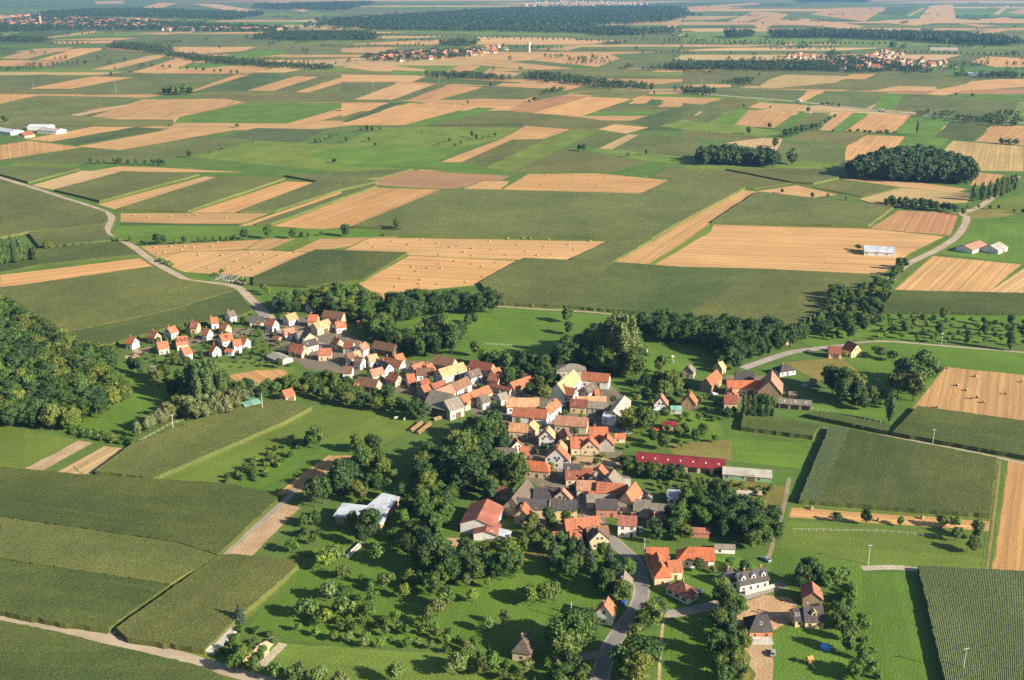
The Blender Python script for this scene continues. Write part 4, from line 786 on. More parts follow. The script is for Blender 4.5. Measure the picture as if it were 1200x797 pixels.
def lobes_for(kind, rng):
    L = []
    if kind == 'broad':                                    # 14 m
        ax = rng.uniform(0.85, 1.2); top = rng.uniform(0.9, 1.12); n = int(rng.integers(26, 38))
        for i in range(n):
            d = rand_dirs(1, rng)[0]; d[2] = d[2] * 0.9 + 0.1; f = rng.uniform(0.5, 1.0)
            L.append((d[0] * 4.2 * f * ax, d[1] * 4.2 * f / ax, 7.3 + d[2] * 4.9 * f * top, rng.uniform(0.9, 1.75), rng.uniform(0.75, 1.0)))
        L.append((0, 0, 6.8, 3.3, 1.25)); L.append((rng.normal() * .8, rng.normal() * .8, 10.6, 2.3, 1.0))
    elif kind == 'poplar':                                 # 22 m
        n = 22
        for i in range(n):
            t = i / (n - 1); r = 2.5 * math.sin(math.pi * (0.16 + 0.80 * t)) ** 0.7 + 0.3; a = rng.uniform(0, 6.28); o = r * rng.uniform(0.25, 0.7)
            L.append((o * math.cos(a), o * math.sin(a), 3.2 + 17.2 * t, r * rng.uniform(0.55, 0.8), 1.5))
    elif kind == 'fruit':                                  # 5.5 m
        for i in range(int(rng.integers(7, 12))):
            d = rand_dirs(1, rng)[0]; f = rng.uniform(0.5, 1.0)
            L.append((d[0] * 1.8 * f, d[1] * 1.8 * f, 3.2 + d[2] * 1.5 * f, rng.uniform(0.6, 1.1), 0.85))
        L.append((0, 0, 3.5, 1.2, 0.9))
    elif kind == 'willow':                                 # 11 m
        for i in range(18):
            d = rand_dirs(1, rng)[0]; f = rng.uniform(0.5, 1.0)
            L.append((d[0] * 3.6 * f, d[1] * 3.6 * f, 6.2 + d[2] * 3.6 * f, rng.uniform(1.1, 1.9), 1.15))
        L.append((0, 0, 6.0, 2.6, 1.1))
    elif kind == 'conifer':                                # 12 m
        for i in range(16):
            t = i / 15; r = 2.5 * (1 - t) ** 0.9 + 0.25; a = i * 2.4
            L.append((r * 0.35 * math.cos(a), r * 0.35 * math.sin(a), 1.4 + 10.0 * t, r * 0.85, 0.6))
    elif kind == 'shrub':                                  # 2.6 m
        for i in range(8):
            d = rand_dirs(1, rng)[0]
            L.append((d[0] * 1.2, d[1] * 1.2, 1.2 + d[2] * 0.5, rng.uniform(0.6, 1.0), 0.9))
    return L
SPEC = {   # kind: (name, height, trunk radius, trunk height, leaves, leaf size, colours)
    'broad': ('broadleaf_tree', 14.0, 0.32, 6.5, 2800, 0.38, ((0.042, 0.078, 0.018), (0.062, 0.100, 0.022), (0.028, 0.056, 0.017), (0.088, 0.112, 0.026), (0.036, 0.066, 0.022))),
    'poplar': ('poplar_tree', 22.0, 0.34, 14.0, 2600, 0.38, ((0.050, 0.085, 0.026), (0.065, 0.095, 0.034))),
    'fruit': ('fruit_tree', 5.5, 0.14, 2.8, 800, 0.26, ((0.072, 0.112, 0.030), (0.095, 0.120, 0.042), (0.060, 0.112, 0.020), (0.10, 0.145, 0.024))),
    'willow': ('willow_tree', 11.0, 0.30, 5.0, 2200, 0.34, ((0.115, 0.135, 0.068), (0.10, 0.120, 0.052))),
    'conifer': ('conifer_tree', 12.0, 0.22, 6.0, 1500, 0.32, ((0.024, 0.048, 0.018), (0.045, 0.065, 0.045))),
    'shrub': ('shrub', 2.6, 0.06, 1.0, 340, 0.24, ((0.052, 0.095, 0.020), (0.080, 0.115, 0.024), (0.040, 0.075, 0.018)))}
NVAR = {'broad': 8, 'poplar': 4, 'fruit': 6, 'willow': 3, 'conifer': 2, 'shrub': 4}
def trunk_mb(kind, lobes, rng):
    nm, h, tr, th, *_ = SPEC[kind]; m = MB(); lean = (rng.normal() * .02 * h, rng.normal() * .02 * h)
    m.tube((0, 0, -0.3), (lean[0] * .4, lean[1] * .4, th * 0.5), tr, tr * 0.75); m.tube((lean[0] * .4, lean[1] * .4, th * 0.5), (lean[0], lean[1], th), tr * 0.75, tr * 0.45)
    for l in lobes[:5 if kind in ('broad', 'willow', 'fruit') else 0]:
        m.tube((lean[0] * .5, lean[1] * .5, th * rng.uniform(0.45, 0.75)), (l[0] * .85, l[1] * .85, l[2]), tr * 0.42, tr * 0.15, 5)
    return m
PROTO = {}; LOWP = {}
for kd, nv in NVAR.items():
    nm, hh, tr, th, nl, ls, cols = SPEC[kd]
    PROTO[kd] = []; LOWP[kd] = []
    for i in range(nv):
        rng = np.random.default_rng(100 + i + 31 * len(PROTO)); lb = lobes_for(kd, rng)
        V, Q = crown_parts(lb, nl, ls, rng, 0.55 if kd == 'fruit' else 0.72); cm = quads_to_mesh('crown', V, Q); cm.materials.append(M['leaf'])
        tm = trunk_mb(kd, lb, rng).mesh('trunk'); tm.materials.append(M['bark']); PROTO[kd].append((tm, cm))
        V, Q = crown_parts(lb, nl // 8, ls * 2.4, rng, 0.85)      # far: trunk and crown in one mesh
        tv = np.array([(-tr, 0, 0), (tr, 0, 0), (tr, 0, th), (-tr, 0, th), (0, -tr, 0), (0, tr, 0), (0, tr, th), (0, -tr, th)]); k = len(V)
        me = quads_to_mesh(nm, np.concatenate([V, tv]), np.concatenate([Q, np.array([[0, 1, 2, 3], [4, 5, 6, 7]]) + k])); me.materials.append(M['leaf']); LOWP[kd].append(me)
TREES = []; OCC = {}
def occ_ok(x, y, r):
    gx, gy = int(x // 12), int(y // 12)
    for i in range(gx - 1, gx + 2):
        for j in range(gy - 1, gy + 2):
            for (a, b, q) in OCC.get((i, j), ()):
                if (a - x) ** 2 + (b - y) ** 2 < (min(q, r)) ** 2: return False
    return True
def hit_house(x, y, m):
    for (hx, hy, rz, hl, hw, R, ox) in FOOT:
        dx, dy = x - hx, y - hy
        if abs(dx) > hl + hw + 6 + m or abs(dy) > hl + hw + 6 + m: continue
        c, s = math.cos(-rz), math.sin(-rz); u, v = dx * c - dy * s - ox, dx * s + dy * c
        if abs(u) < hl + m and abs(v) < hw + m: return True
    return False
def hit_road(x, y, m):
    for Q, w in ROADS:
        for p in Q[::2]:
            if (p.x - x) ** 2 + (p.y - y) ** 2 < (w / 2 + m) ** 2: return True
    return False
BROAD = []
def plant(kind, p, h, label, group=None, tint=None, rng=RNG, low=None, alone=False):
    nm, hh, tr, th, nl, ls, cols = SPEC[kind]; s = h / hh; i = int(rng.integers(NVAR[kind])); rz = rng.uniform(0, 6.28)
    c = np.array(cols[int(rng.integers(len(cols)))] if tint is None else tint) * rng.uniform(0.74, 1.28) * 1.38 * np.array([rng.uniform(.88, 1.12), 1.0, rng.uniform(.85, 1.2)]); sx = s * rng.uniform(0.8, 1.22)
    OCC.setdefault((int(p.x // 12), int(p.y // 12)), []).append((p.x, p.y, h * 0.4))
    far = p.y > 1150 if low is None else low
    if kind == 'broad': BROAD.append((h / p.length * (3 if alone else 1), i, rz, c, sx, s, far, p.copy(), label, group)); return
    put_tree(kind, i, rz, c, sx, s, far, p, label, group)
def put_tree(kind, i, rz, c, sx, s, far, p, label, group):
    nm = SPEC[kind][0]
    if far:
        o = bpy.data.objects.new(nm, LOWP[kind][i]); COL.objects.link(o); o.color = (*c, 1)
    else:
        o = bpy.data.objects.new(nm, None); COL.objects.link(o); o.empty_display_size = 0.4
        for part, me in zip(('trunk', 'crown'), PROTO[kind][i]):
            q = bpy.data.objects.new(part, me); COL.objects.link(q); q.parent = o; q.color = (*c, 1)
    o.location = (p.x, p.y, p.z); o.rotation_euler = (0, 0, rz); o.scale = (sx, sx, s)
    tag(o, label, {'shrub': 'bush'}.get(kind, 'tree'), group); return o
def finish_broadleaf(keep=300):
    """the 300 that show largest are things of their own; all the others are one mass of trees, instanced on points"""
    BROAD.sort(key=lambda t: -t[0])
    for t in BROAD[:keep]: put_tree('broad', *t[1:])
    rest = BROAD[keep:]
    src = bpy.data.collections.new('tree_kinds')
    for far in (0, 1):
        for i in range(NVAR['broad']):
            me = (LOWP['broad'][i] if far else PROTO['broad'][i][1]).copy(); me.materials[0] = M['leafmass']
            src.objects.link(bpy.data.objects.new('tree_kind_%d_%02d' % (far, i), me))
    me = bpy.data.meshes.new('woodland'); me.from_pydata([tuple(t[7]) for t in rest], [], []); me.update()
    idx = [int(t[6]) * NVAR['broad'] + t[1] for t in rest]
    me.attributes.new('tint', 'FLOAT_COLOR', 'POINT').data.foreach_set('color', np.array([(*t[3], 1) for t in rest], np.float32).ravel())
    for nm, ty, data in (('kind_index', 'INT', idx), ('turn', 'FLOAT', [t[2] for t in rest])):
        me.attributes.new(nm, ty, 'POINT').data.foreach_set('value', data)
    me.attributes.new('size', 'FLOAT_VECTOR', 'POINT').data.foreach_set('vector', np.array([(t[4], t[4], t[5]) for t in rest], np.float32).ravel())
    o = link('woodland', me, ()); tag(o, 'trees standing close together in the wood, belts and thickets around the village', 'woodland', None, 'stuff')
    ng = bpy.data.node_groups.new('woodland', 'GeometryNodeTree'); ng.interface.new_socket('Geometry', in_out='INPUT', socket_type='NodeSocketGeometry'); ng.interface.new_socket('Geometry', in_out='OUTPUT', socket_type='NodeSocketGeometry')
    N = ng.nodes; Lk = ng.links.new; gi, go = N.new('NodeGroupInput'), N.new('NodeGroupOutput'); ci = N.new('GeometryNodeCollectionInfo'); ip = N.new('GeometryNodeInstanceOnPoints'); mp = N.new('GeometryNodeMeshToPoints')
    ci.inputs['Collection'].default_value = src; ci.inputs['Separate Children'].default_value = True; ci.inputs['Reset Children'].default_value = True
    def attr(nm, ty):
        a = N.new('GeometryNodeInputNamedAttribute'); a.data_type = ty; a.inputs['Name'].default_value = nm; return [q for q in a.outputs if q.enabled and q.name == 'Attribute'][0]
    cx = N.new('ShaderNodeCombineXYZ'); Lk(attr('turn', 'FLOAT'), cx.inputs['Z'])
    Lk(gi.outputs[0], mp.inputs[0]); Lk(mp.outputs[0], ip.inputs['Points']); Lk(ci.outputs[0], ip.inputs['Instance']); ip.inputs['Pick Instance'].default_value = True
    Lk(attr('kind_index', 'INT'), ip.inputs['Instance Index']); e2r = N.new('FunctionNodeEulerToRotation'); Lk(cx.outputs[0], e2r.inputs[0]); Lk(e2r.outputs[0], ip.inputs['Rotation']); Lk(attr('size', 'FLOAT_VECTOR'), ip.inputs['Scale']); Lk(ip.outputs[0], go.inputs[0])
    md = o.modifiers.new('trees', 'NODES'); md.node_group = ng
def T(crop, kind, label, group, *xyh, tint=None):
    ox, oy, s = HC[crop] if crop in HC else CROP[crop]
    for i in range(0, len(xyh), 3):
        plant(kind, G(ox + xyh[i] / s, oy + xyh[i + 1] / s), xyh[i + 2], label, group, tint, alone=True)
def SC(mix, label, group, spacing, h0, h1, poly, seed=0, limit=400, house_m=1.2, tint=None, crop='P', road_m=0.8):
    """fill an area (its outline on the ground, seen at these points) with single trees at least `spacing` metres apart"""
    ox, oy, s = HC[crop] if crop in HC else CROP[crop]
    P = [G(ox + poly[i] / s, oy + poly[i + 1] / s) for i in range(0, len(poly), 2)]; pg = [(p.x, p.y) for p in P]
    spacing = spacing * 0.87 if list(mix) == ['broad'] else spacing
    rng = np.random.default_rng(500 + seed + int(sum(poly))); x0, x1 = min(a for a, b in pg), max(a for a, b in pg); y0, y1 = min(b for a, b in pg), max(b for a, b in pg)
    kinds = list(mix); wts = np.array([mix[k] for k in kinds], float); wts /= wts.sum(); n = 0
    tries = int((x1 - x0) * (y1 - y0) / spacing ** 2 * 7) + 40
    for _ in range(tries):
        x, y = rng.uniform(x0, x1), rng.uniform(y0, y1)
        if not inside((x, y), pg): continue
        u = x / (y * _cp + CAMH * _sp) * F_
        if abs(u) > 640: continue
        kind = kinds[int(rng.choice(len(kinds), p=wts))]
        if not occ_ok(x, y, spacing): continue
        h = rng.uniform(h0, h1) * {'shrub': 0.35, 'fruit': 0.55, 'poplar': 1.25}.get(kind, 1.0) if len(kinds) > 1 else rng.uniform(h0, h1)
        if hit_house(x, y, house_m + h * 0.16) or hit_road(x, y, road_m + h * 0.08): continue
        plant(kind, Vector((x, y, 0)), h, label.replace('tree', {'poplar': 'poplar', 'shrub': 'bush', 'willow': 'pale willow', 'conifer': 'conifer', 'fruit': 'small tree'}.get(kind, 'tree'), 1), group, tint, rng); n += 1
        k = OCC[(int(x // 12), int(y // 12))]; k[-1] = (x, y, spacing)
        if n >= limit: break
    return n
B = {'broad': 1}
# --- wood at the left edge, and the groves around the hamlet
SC(B, 'dense green tree of the wood on the left edge', 'trees of the wood at the left edge', 6.0, 12, 16.5, (-60, 372, 0, 366, 40, 384, 85, 416, 140, 434, 120, 448, 153, 472, 112, 493, 84, 507, 40, 503, -60, 497), 1)
SC({'shrub': 1}, 'bush of the low hedge between meadow and plough strips', 'bushes of the hedge by the plough strips', 2.2, 2.5, 3.6, (82, 508, 120, 517, 158, 523, 160, 519, 118, 511, 86, 502), 2)
T('P', 'poplar', 'tall poplar of the row at the upper left edge', 'poplars at the upper left edge', 2, 313, 22, 8, 312, 20, 13, 311, 23, 19, 311, 21, 24, 309, 24, 30, 308, 18, 36, 307, 16, 42, 308, 15, -4, 313, 20, 5, 306, 20, 16, 305, 22)
SC({'willow': 1}, 'pale narrow tree of the row between sports field and maize', 'pale trees between sports field and maize', 3.6, 8.5, 11, (160, 514, 205, 492, 245, 483, 242, 479, 200, 488, 158, 509), 3)
SC({'broad': 3, 'willow': 1}, 'tree of the grove below the hamlet', 'trees of the grove below the hamlet', 6.0, 7, 12, (150, 436, 185, 442, 210, 447, 250, 446, 262, 449, 266, 455, 300, 462, 306, 468, 250, 486, 208, 488, 200, 465, 175, 443), 4)
T('P', 'poplar', 'tall dark poplar in the grove below the hamlet', 'poplars of the grove below the hamlet', 228, 470, 25, 236, 474, 27, 243, 468, 25, 250, 472, 27, 257, 466, 23, 234, 482, 22, 262, 474, 21, 222, 464, 20, 247, 478, 24)
T('P', 'willow', 'pale silvery willow in front of the grove', 'willows in front of the grove', 215, 487, 11, 224, 491, 12, 232, 493, 12, 243, 491, 11, 252, 490, 12, 266, 487, 12, 276, 482, 13, 283, 477, 12)
SC(B, 'tree of the belt above the green meadow', 'trees of the belt above the green meadow', 6.0, 7, 10, (265, 462, 300, 461, 345, 452, 380, 448, 402, 455, 440, 468, 470, 478, 476, 486, 420, 480, 380, 474, 345, 462, 325, 470, 290, 470), 5)
SC({'broad': 1, 'fruit': 2, 'shrub': 3, 'conifer': .6}, 'garden tree between the hamlet houses', 'garden trees between the hamlet houses', 5.5, 4, 7.5, (150, 425, 160, 405, 260, 375, 320, 365, 345, 410, 345, 432, 270, 432, 200, 430), 6)
# --- belt north of the village
SC(B, 'tree of the belt along the north of the village', 'trees of the belt north of the village', 6.5, 10, 16, (312, 370, 330, 362, 400, 352, 432, 356, 445, 362, 470, 357, 476, 362, 440, 382, 455, 395, 480, 405, 505, 396, 530, 405, 535, 418, 490, 420, 450, 408, 425, 394, 415, 378, 370, 367), 7)
SC(B, 'dark round tree of the grove above the north meadow', 'dark trees of the grove above the north meadow', 6.5, 13, 18, (445, 372, 460, 362, 500, 361, 540, 361, 578, 362, 580, 367, 545, 371, 500, 372, 470, 382, 450, 384), 8, tint=(0.034, 0.066, 0.018))
T('P', 'broad', 'tree on the slope of the north meadow', 'trees on the slope of the north meadow', 548, 383, 10, 556, 380, 9, 503, 400, 19, 514, 402, 21, 524, 404, 20, 532, 409, 18, 540, 398, 14, 510, 412, 14)
T('P', 'broad', 'lone tree beside the pale track above the north meadow', None, 664, 378, 12); T('P', 'broad', 'small lone tree low on the north meadow', None, 666, 392, 10); T('P', 'broad', 'round tree at the fence of the north meadow', None, 558, 418, 12)
SC(B, 'tree along the foot of the north meadow', 'trees along the foot of the north meadow', 6.5, 8, 12, (560, 428, 600, 426, 655, 430, 660, 442, 640, 436, 610, 440, 575, 430), 9)
SC(B, 'dense tree of the great grove in the village centre', 'trees of the great grove', 7, 15, 21, (655, 440, 672, 418, 700, 408, 740, 412, 750, 425, 745, 446, 720, 440, 690, 436, 670, 442), 10)
T('P', 'poplar', 'towering poplar in the great grove', 'towering poplars of the great grove', 708, 432, 31, 716, 434, 35, 724, 432, 37, 732, 434, 36, 740, 433, 33, 720, 425, 34, 736, 424, 32, 702, 428, 28, 728, 438, 33, tint=(0.075, 0.105, 0.04))
SC(B, 'dark tree of the belt on the maize edge', 'dark trees of the belt on the maize edge', 6.8, 13, 18, (752, 392, 780, 386, 820, 392, 860, 394, 905, 396, 940, 398, 935, 407, 905, 413, 880, 421, 850, 424, 838, 418, 800, 404, 765, 404), 11, tint=(0.036, 0.068, 0.019))
SC(B, 'tree behind the eastern farm', 'trees behind the eastern farm', 6.5, 9, 14, (835, 425, 880, 424, 905, 412, 915, 415, 900, 424, 880, 434, 850, 436), 12)
SC({'broad': 2, 'fruit': 1}, 'tree of the thicket beside the eastern field road', 'trees of the thicket beside the field road', 6.5, 8, 13, (960, 378, 975, 348, 1000, 345, 1030, 338, 1050, 320, 1056, 323, 1040, 345, 1030, 360, 1020, 385, 1000, 397, 975, 400, 940, 398), 13)
SC(B, 'big tree where the field road meets the maize', 'big trees by the field road', 7, 13, 17, (1005, 378, 1018, 352, 1030, 352, 1030, 372, 1020, 388), 14)
for k_, (ya, yb) in enumerate(((372, 377), (379, 384), (387, 392), (395, 400))):
    SC({'fruit': 3, 'broad': 1}, 'orchard tree ' + ('of the row nearest the eastern maize', 'of the second row below the eastern maize', 'of the third row below the eastern maize', 'of the row along the pale track')[k_], 'trees of the eastern orchard', 6.5, 7.5, 11, (1030, ya, 1215, ya + 7, 1215, yb + 7, 1022, yb), 15 + k_)
T('P', 'poplar', 'slender tree at the end of the eastern orchard', None, 1183, 411, 18)
T('P', 'broad', 'tree of the dark pair shading the east meadow', 'dark pair shading the east meadow', 1078, 458, 26, 1064, 462, 23)
T('P', 'broad', 'tree of the clump beside the shaded east meadow', 'clump beside the shaded east meadow', 1052, 465, 17, 1070, 470, 18, 1084, 449, 19, 1058, 452, 18)
T('P', 'broad', 'huge tree below the yellow farmhouse', 'huge trees below the yellow farmhouse', 975, 462, 18, 988, 467, 20, 999, 470, 19, 985, 474, 17, 1003, 476, 15, 972, 455, 15)
SC(B, 'tree on the verge of the east meadow', 'trees on the verge of the east meadow', 6, 6, 9, (1005, 470, 1030, 464, 1040, 470, 1045, 480, 1010, 482), 20); T('P', 'poplar', 'bushy tree standing at the corner of the maize', None, 1042, 496, 17)
T('P', 'fruit', 'tree beside the yellow farmhouse drive', 'trees beside the yellow farmhouse drive', 1032, 421, 9, 1046, 423, 8, 1028, 417, 8)
T('P', 'poplar', 'slim poplar of the row beside the eastern farm', 'poplars of the row beside the eastern farm', 871, 491, 15, 877, 491, 14, 883, 491, 15, 889, 491, 15, 895, 492, 16, 899, 492, 15, 904, 492, 14, 874, 489, 13, 892, 489, 14)
SC({'broad': 1, 'fruit': 2, 'shrub': 2}, 'tree of the gardens west of the eastern farm', 'gardens west of the eastern farm', 7, 7, 11, (740, 450, 770, 440, 800, 450, 835, 465, 865, 475, 860, 492, 800, 500, 765, 490, 740, 485), 21)
SC(B, 'tree beside the shady lane of the great grove', 'trees beside the shady lane', 6, 9, 13, (748, 460, 760, 450, 790, 456, 800, 462, 780, 470, 755, 472), 22); T('P', 'broad', 'dark tree alone on the small walled meadow', None, 773, 437, 12)
T('P', 'broad', 'tree of the pair beside the grey metal barn', 'pair beside the grey metal barn', 738, 507, 15, 752, 508, 16, 762, 503, 12)
# --- gardens and thickets of the village
SC({'broad': 3, 'fruit': 1}, 'tree of the thicket at the back of the western farmyards', 'thicket behind the western farmyards', 6, 8, 12, (420, 476, 450, 468, 475, 478, 500, 487, 500, 497, 470, 487, 440, 485), 23)
SC(B, 'tree between the northern farmyards', 'trees between the northern farmyards', 5.5, 7, 11, (590, 440, 640, 438, 655, 446, 640, 470, 600, 464, 580, 446), 24)
SC(B, 'large tree of the thicket west of the street', 'thicket west of the street', 6.3, 9, 14.5, (530, 528, 556, 512, 582, 502, 592, 510, 590, 540, 604, 560, 600, 580, 575, 588, 550, 575, 535, 590, 525, 625, 500, 655, 482, 640, 490, 600, 500, 575, 480, 565, 500, 545), 25)
T('P', 'broad', 'huge bright tree in the thicket west of the street', 'huge trees west of the street', 546, 545, 20, 556, 575, 20, 602, 572, 19, 535, 560, 18, 566, 520, 16, 600, 572, 17)
SC({'broad': 3, 'fruit': 2}, 'tree around the metal sheds in the orchard', 'trees around the metal sheds', 6.3, 8, 12, (385, 560, 420, 548, 450, 545, 470, 560, 480, 590, 485, 640, 520, 690, 505, 700, 480, 665, 462, 640, 440, 612, 410, 575, 395, 580), 26)
T('P', 'broad', 'round tree alone beside the long meadow', None, 371, 526, 14); T('P', 'broad', 'tree beside the garden strips', 'trees beside the garden strips', 418, 531, 11, 437, 530, 11, 427, 556, 16, 443, 552, 12, 410, 572, 15, 400, 580, 16, 432, 578, 11)
T('P', 'broad', 'round tree at the end of the farm track', 'trees at the end of the farm track', 368, 594, 16, 379, 590, 14)
T('P', 'broad', 'tree in front of the left metal shed', 'trees in front of the metal shed', 434, 628, 14, 412, 622, 10, 425, 640, 11)
SC({'shrub': 1}, 'bush of the vegetable plots', 'bushes of the vegetable plots', 4, 2, 3.4, (255, 566, 300, 540, 345, 512, 365, 516, 330, 545, 300, 566), 27)
SC({'broad': 1, 'shrub': 1}, 'tree of the hedge beside the farm track', 'hedge beside the farm track', 5, 6, 8.5, (345, 640, 358, 600, 372, 606, 385, 620, 375, 640, 358, 655), 28)
SC(B, 'tree of the grove south of the red farm hall', 'grove south of the red farm hall', 6.5, 9, 14, (500, 660, 515, 650, 560, 655, 600, 665, 605, 680, 570, 688, 540, 680, 515, 700, 500, 690), 29)
T('P', 'broad', 'dark round tree in the orchard before the farm hall', None, 503, 672, 18); T('P', 'broad', 'broad bushy tree before the red farm hall', 'bushy trees before the farm hall', 588, 680, 14, 600, 678, 12, 575, 676, 12)
SC({'broad': 1}, 'garden tree below the cream houses', 'garden trees below the cream houses', 5.2, 7, 10, (600, 634, 640, 612, 672, 620, 668, 645, 640, 650, 610, 650), 30)
SC({'broad': 2, 'conifer': 1}, 'tree of the dark thicket beside the street bend', 'thicket beside the street bend', 5.5, 8, 12, (640, 660, 655, 650, 690, 650, 715, 655, 738, 676, 735, 705, 715, 710, 690, 680, 660, 680), 31)
T('P', 'conifer', 'blue green conifer before the brown roofed house', 'conifers before the brown roofed house', 672, 654, 12, 680, 656, 11)
T('P', 'broad', 'huge bushy tree left of the white gabled house', 'huge trees left of the gabled house', 668, 762, 18, 678, 768, 17, 657, 768, 16, 685, 757, 16, 663, 775, 13)
T('P', 'broad', 'tree beside the road junction', 'trees beside the road junction', 763, 735, 12, 768, 728, 11, 752, 742, 10, 744, 770, 14, 752, 785, 15, 738, 790, 14, 748, 800, 13)
SC({'fruit': 2, 'broad': 1, 'conifer': .4}, 'small tree around the steep roofed cream house', 'trees around the cream house', 5, 7, 10, (560, 770, 590, 785, 640, 785, 690, 790, 700, 820, 560, 820), 32)
SC(B, 'tree of the wooded gardens east of the street', 'wooded gardens east of the street', 6, 9, 13.5, (765, 640, 770, 610, 790, 585, 815, 595, 840, 580, 870, 600, 915, 615, 912, 640, 890, 650, 870, 640, 820, 625, 800, 640), 33)
SC({'broad': 2, 'fruit': 1}, 'tree behind the long crimson stable', 'trees behind the crimson stable', 6.5, 7, 11, (745, 520, 775, 505, 830, 515, 845, 522, 800, 528, 770, 530), 34)
SC({'broad': 1}, 'tree of the leafy hedge before the crimson stable', 'leafy hedge before the crimson stable', 3.4, 6, 7.5, (728, 545, 795, 556, 800, 566, 775, 566, 728, 556), 35)
SC({'fruit': 2, 'shrub': 3}, 'small tree in the overgrown gardens below the crimson stable', 'overgrown gardens below the stable', 4.2, 6, 9, (760, 572, 800, 560, 850, 566, 905, 575, 900, 600, 850, 590, 800, 585), 45, tint=(0.085, 0.12, 0.028))
SC({'broad': 1, 'fruit': 1}, 'small tree between the sheds east of the street', 'small trees between the sheds', 5.5, 5.5, 8, (770, 585, 800, 570, 850, 568, 880, 575, 870, 590, 815, 592, 790, 600), 36)
SC({'broad': 1, 'fruit': 1}, 'tree between the white house and the grey shed', 'trees beside the grey shed', 5, 6, 9, (795, 655, 830, 650, 850, 662, 880, 668, 870, 676, 840, 672, 810, 672), 37)
SC(B, 'tree of the tall hedge beside the brick house', 'tall hedge beside the brick house', 4.6, 8, 11, (845, 705, 858, 702, 868, 735, 872, 765, 862, 800, 850, 815, 838, 800, 852, 760), 38)
SC({'broad': 3, 'fruit': 2, 'shrub': 2}, 'tree of the grove right of the yellow house', 'grove right of the yellow house', 4.3, 7, 10, (930, 682, 955, 690, 985, 680, 1003, 690, 1012, 730, 1026, 770, 1036, 830, 1000, 830, 990, 775, 975, 735, 962, 706, 945, 696), 39, tint=(0.066, 0.108, 0.023))
T('P', 'broad', 'bright tree above the yellow house', 'bright trees above the yellow house', 947, 688, 14, 938, 691, 12, 955, 690, 11, 846, 705, 10)
SC({'fruit': 1, 'shrub': 2}, 'small tree in the yards of the old village', 'small trees in the yards', 8, 7, 10, (430, 440, 560, 440, 640, 470, 730, 470, 740, 560, 690, 600, 640, 560, 600, 500, 520, 470), 40)
SC({'broad': 1}, 'tree in the gaps of the village street', 'trees in the gaps of the street', 9, 7, 10, (560, 470, 620, 480, 630, 520, 600, 540, 575, 500), 41)
# --- orchards on the open meadows
SC({'fruit': 1}, 'low fruit tree in the dense rows above the bright meadow', 'fruit trees of the dense rows', 3.9, 3.4, 5, (345, 745, 352, 732, 480, 733, 530, 745, 560, 760, 545, 768, 470, 762, 390, 757), 42)
T('d3', 'fruit', 'fruit tree on the sloping orchard meadow', 'fruit trees of the sloping meadow', 190, 260, 7)
for nm_, pts in (('fruit', (381, 668, 9, 392, 660, 10, 343, 648, 7, 402, 680, 6.5, 410, 676, 5, 425, 684, 5, 451, 690, 8.5, 434, 693, 5, 383, 705, 9, 396, 700, 6.5, 403, 702, 6.5, 436, 706, 6, 423, 709, 5, 475, 703, 7, 360, 725, 10, 402, 722, 9.5, 434, 727, 7.5, 464, 731, 6, 500, 734, 8, 513, 722, 9, 522, 715, 10, 555, 706, 6, 519, 688, 8, 532, 684, 8, 547, 688, 6.5, 572, 690, 5,
                         618, 706, 8, 623, 710, 8.5, 640, 706, 9, 650, 704, 8, 573, 740, 7, 480, 686, 7, 492, 684, 7, 420, 722, 6, 450, 738, 6, 382, 731, 7, 375, 730, 6, 540, 655, 7, 555, 661, 8, 445, 660, 9)),):
    T('P', nm_, 'fruit tree scattered on the sloping orchard meadow', 'fruit trees of the sloping meadow', *pts)
T('P', 'broad', 'round dark tree among the fruit trees of the sloping meadow', None, 640, 707, 9.5)
T('P', 'fruit', 'tree of the roadside row at the bottom edge', 'trees of the roadside row at the bottom', 275, 787, 8, 300, 793, 8, 324, 797, 8, 347, 802, 8, 372, 806, 8, 280, 770, 7, 398, 812, 8, 282, 778, 7); T('P', 'conifer', 'spiky dark tree at the corner of the maize', None, 281, 730, 8.5)
T('P', 'fruit', 'fruit tree near the bottom edge', 'fruit trees near the bottom edge', 465, 800, 8, 533, 791, 9, 545, 786, 8, 575, 790, 8)
SC({'shrub': 1}, 'bush around the sandy mound', 'bushes around the sandy mound', 3.5, 2, 3, (255, 770, 285, 735, 330, 745, 300, 785, 275, 785), 43)
# --- trees of the strip meadow at the right
for (x, y, h) in ((981, 612, 5), (1014, 615, 8), (1054, 616, 5), (1103, 619, 6.5), (1118, 620, 6.5), (1120, 634, 7), (1144, 632, 10), (1140, 648, 8)):
    plant('fruit' if h < 8 else 'broad', G(x, y), h, 'round tree along the stubble strip on the right', 'trees along the stubble strip')
T('P', 'broad', 'tree shading the house meadow', 'trees shading the house meadow', 838, 770, 12, 842, 745, 12, 858, 722, 11, 846, 716, 12)
# --- open land beyond the village (farther than about 700 m)
T('a4', 'broad', 'tree of the stream hedge below the stubble', 'trees of the stream hedge', 460, 250, 6, 555, 260, 11, 575, 258, 9, 620, 259, 6, 648, 256, 7, 700, 252, 5, 725, 250, 5, 750, 248, 5, 775, 248, 5, 800, 247, 5, 825, 245, 6, 860, 243, 11, 500, 262, 5, 515, 262, 4, 170, 281, 10, 205, 277, 5, 230, 275, 5, 260, 270, 4, 290, 268, 4, 320, 264, 4, 1060, 236, 6, 1085, 236, 6, 1130, 230, 5)
T('a4', 'broad', 'tallest round tree of the stream hedge', None, 942, 240, 14); T('a4', 'broad', 'round tree right of the tallest one on the stream hedge', None, 1028, 240, 11)
T('a4', 'shrub', 'bush along the winding lane', 'bushes along the winding lane', 400, 250, 4, 420, 252, 4, 570, 322, 4, 590, 330, 4, 560, 318, 3, 605, 336, 3)
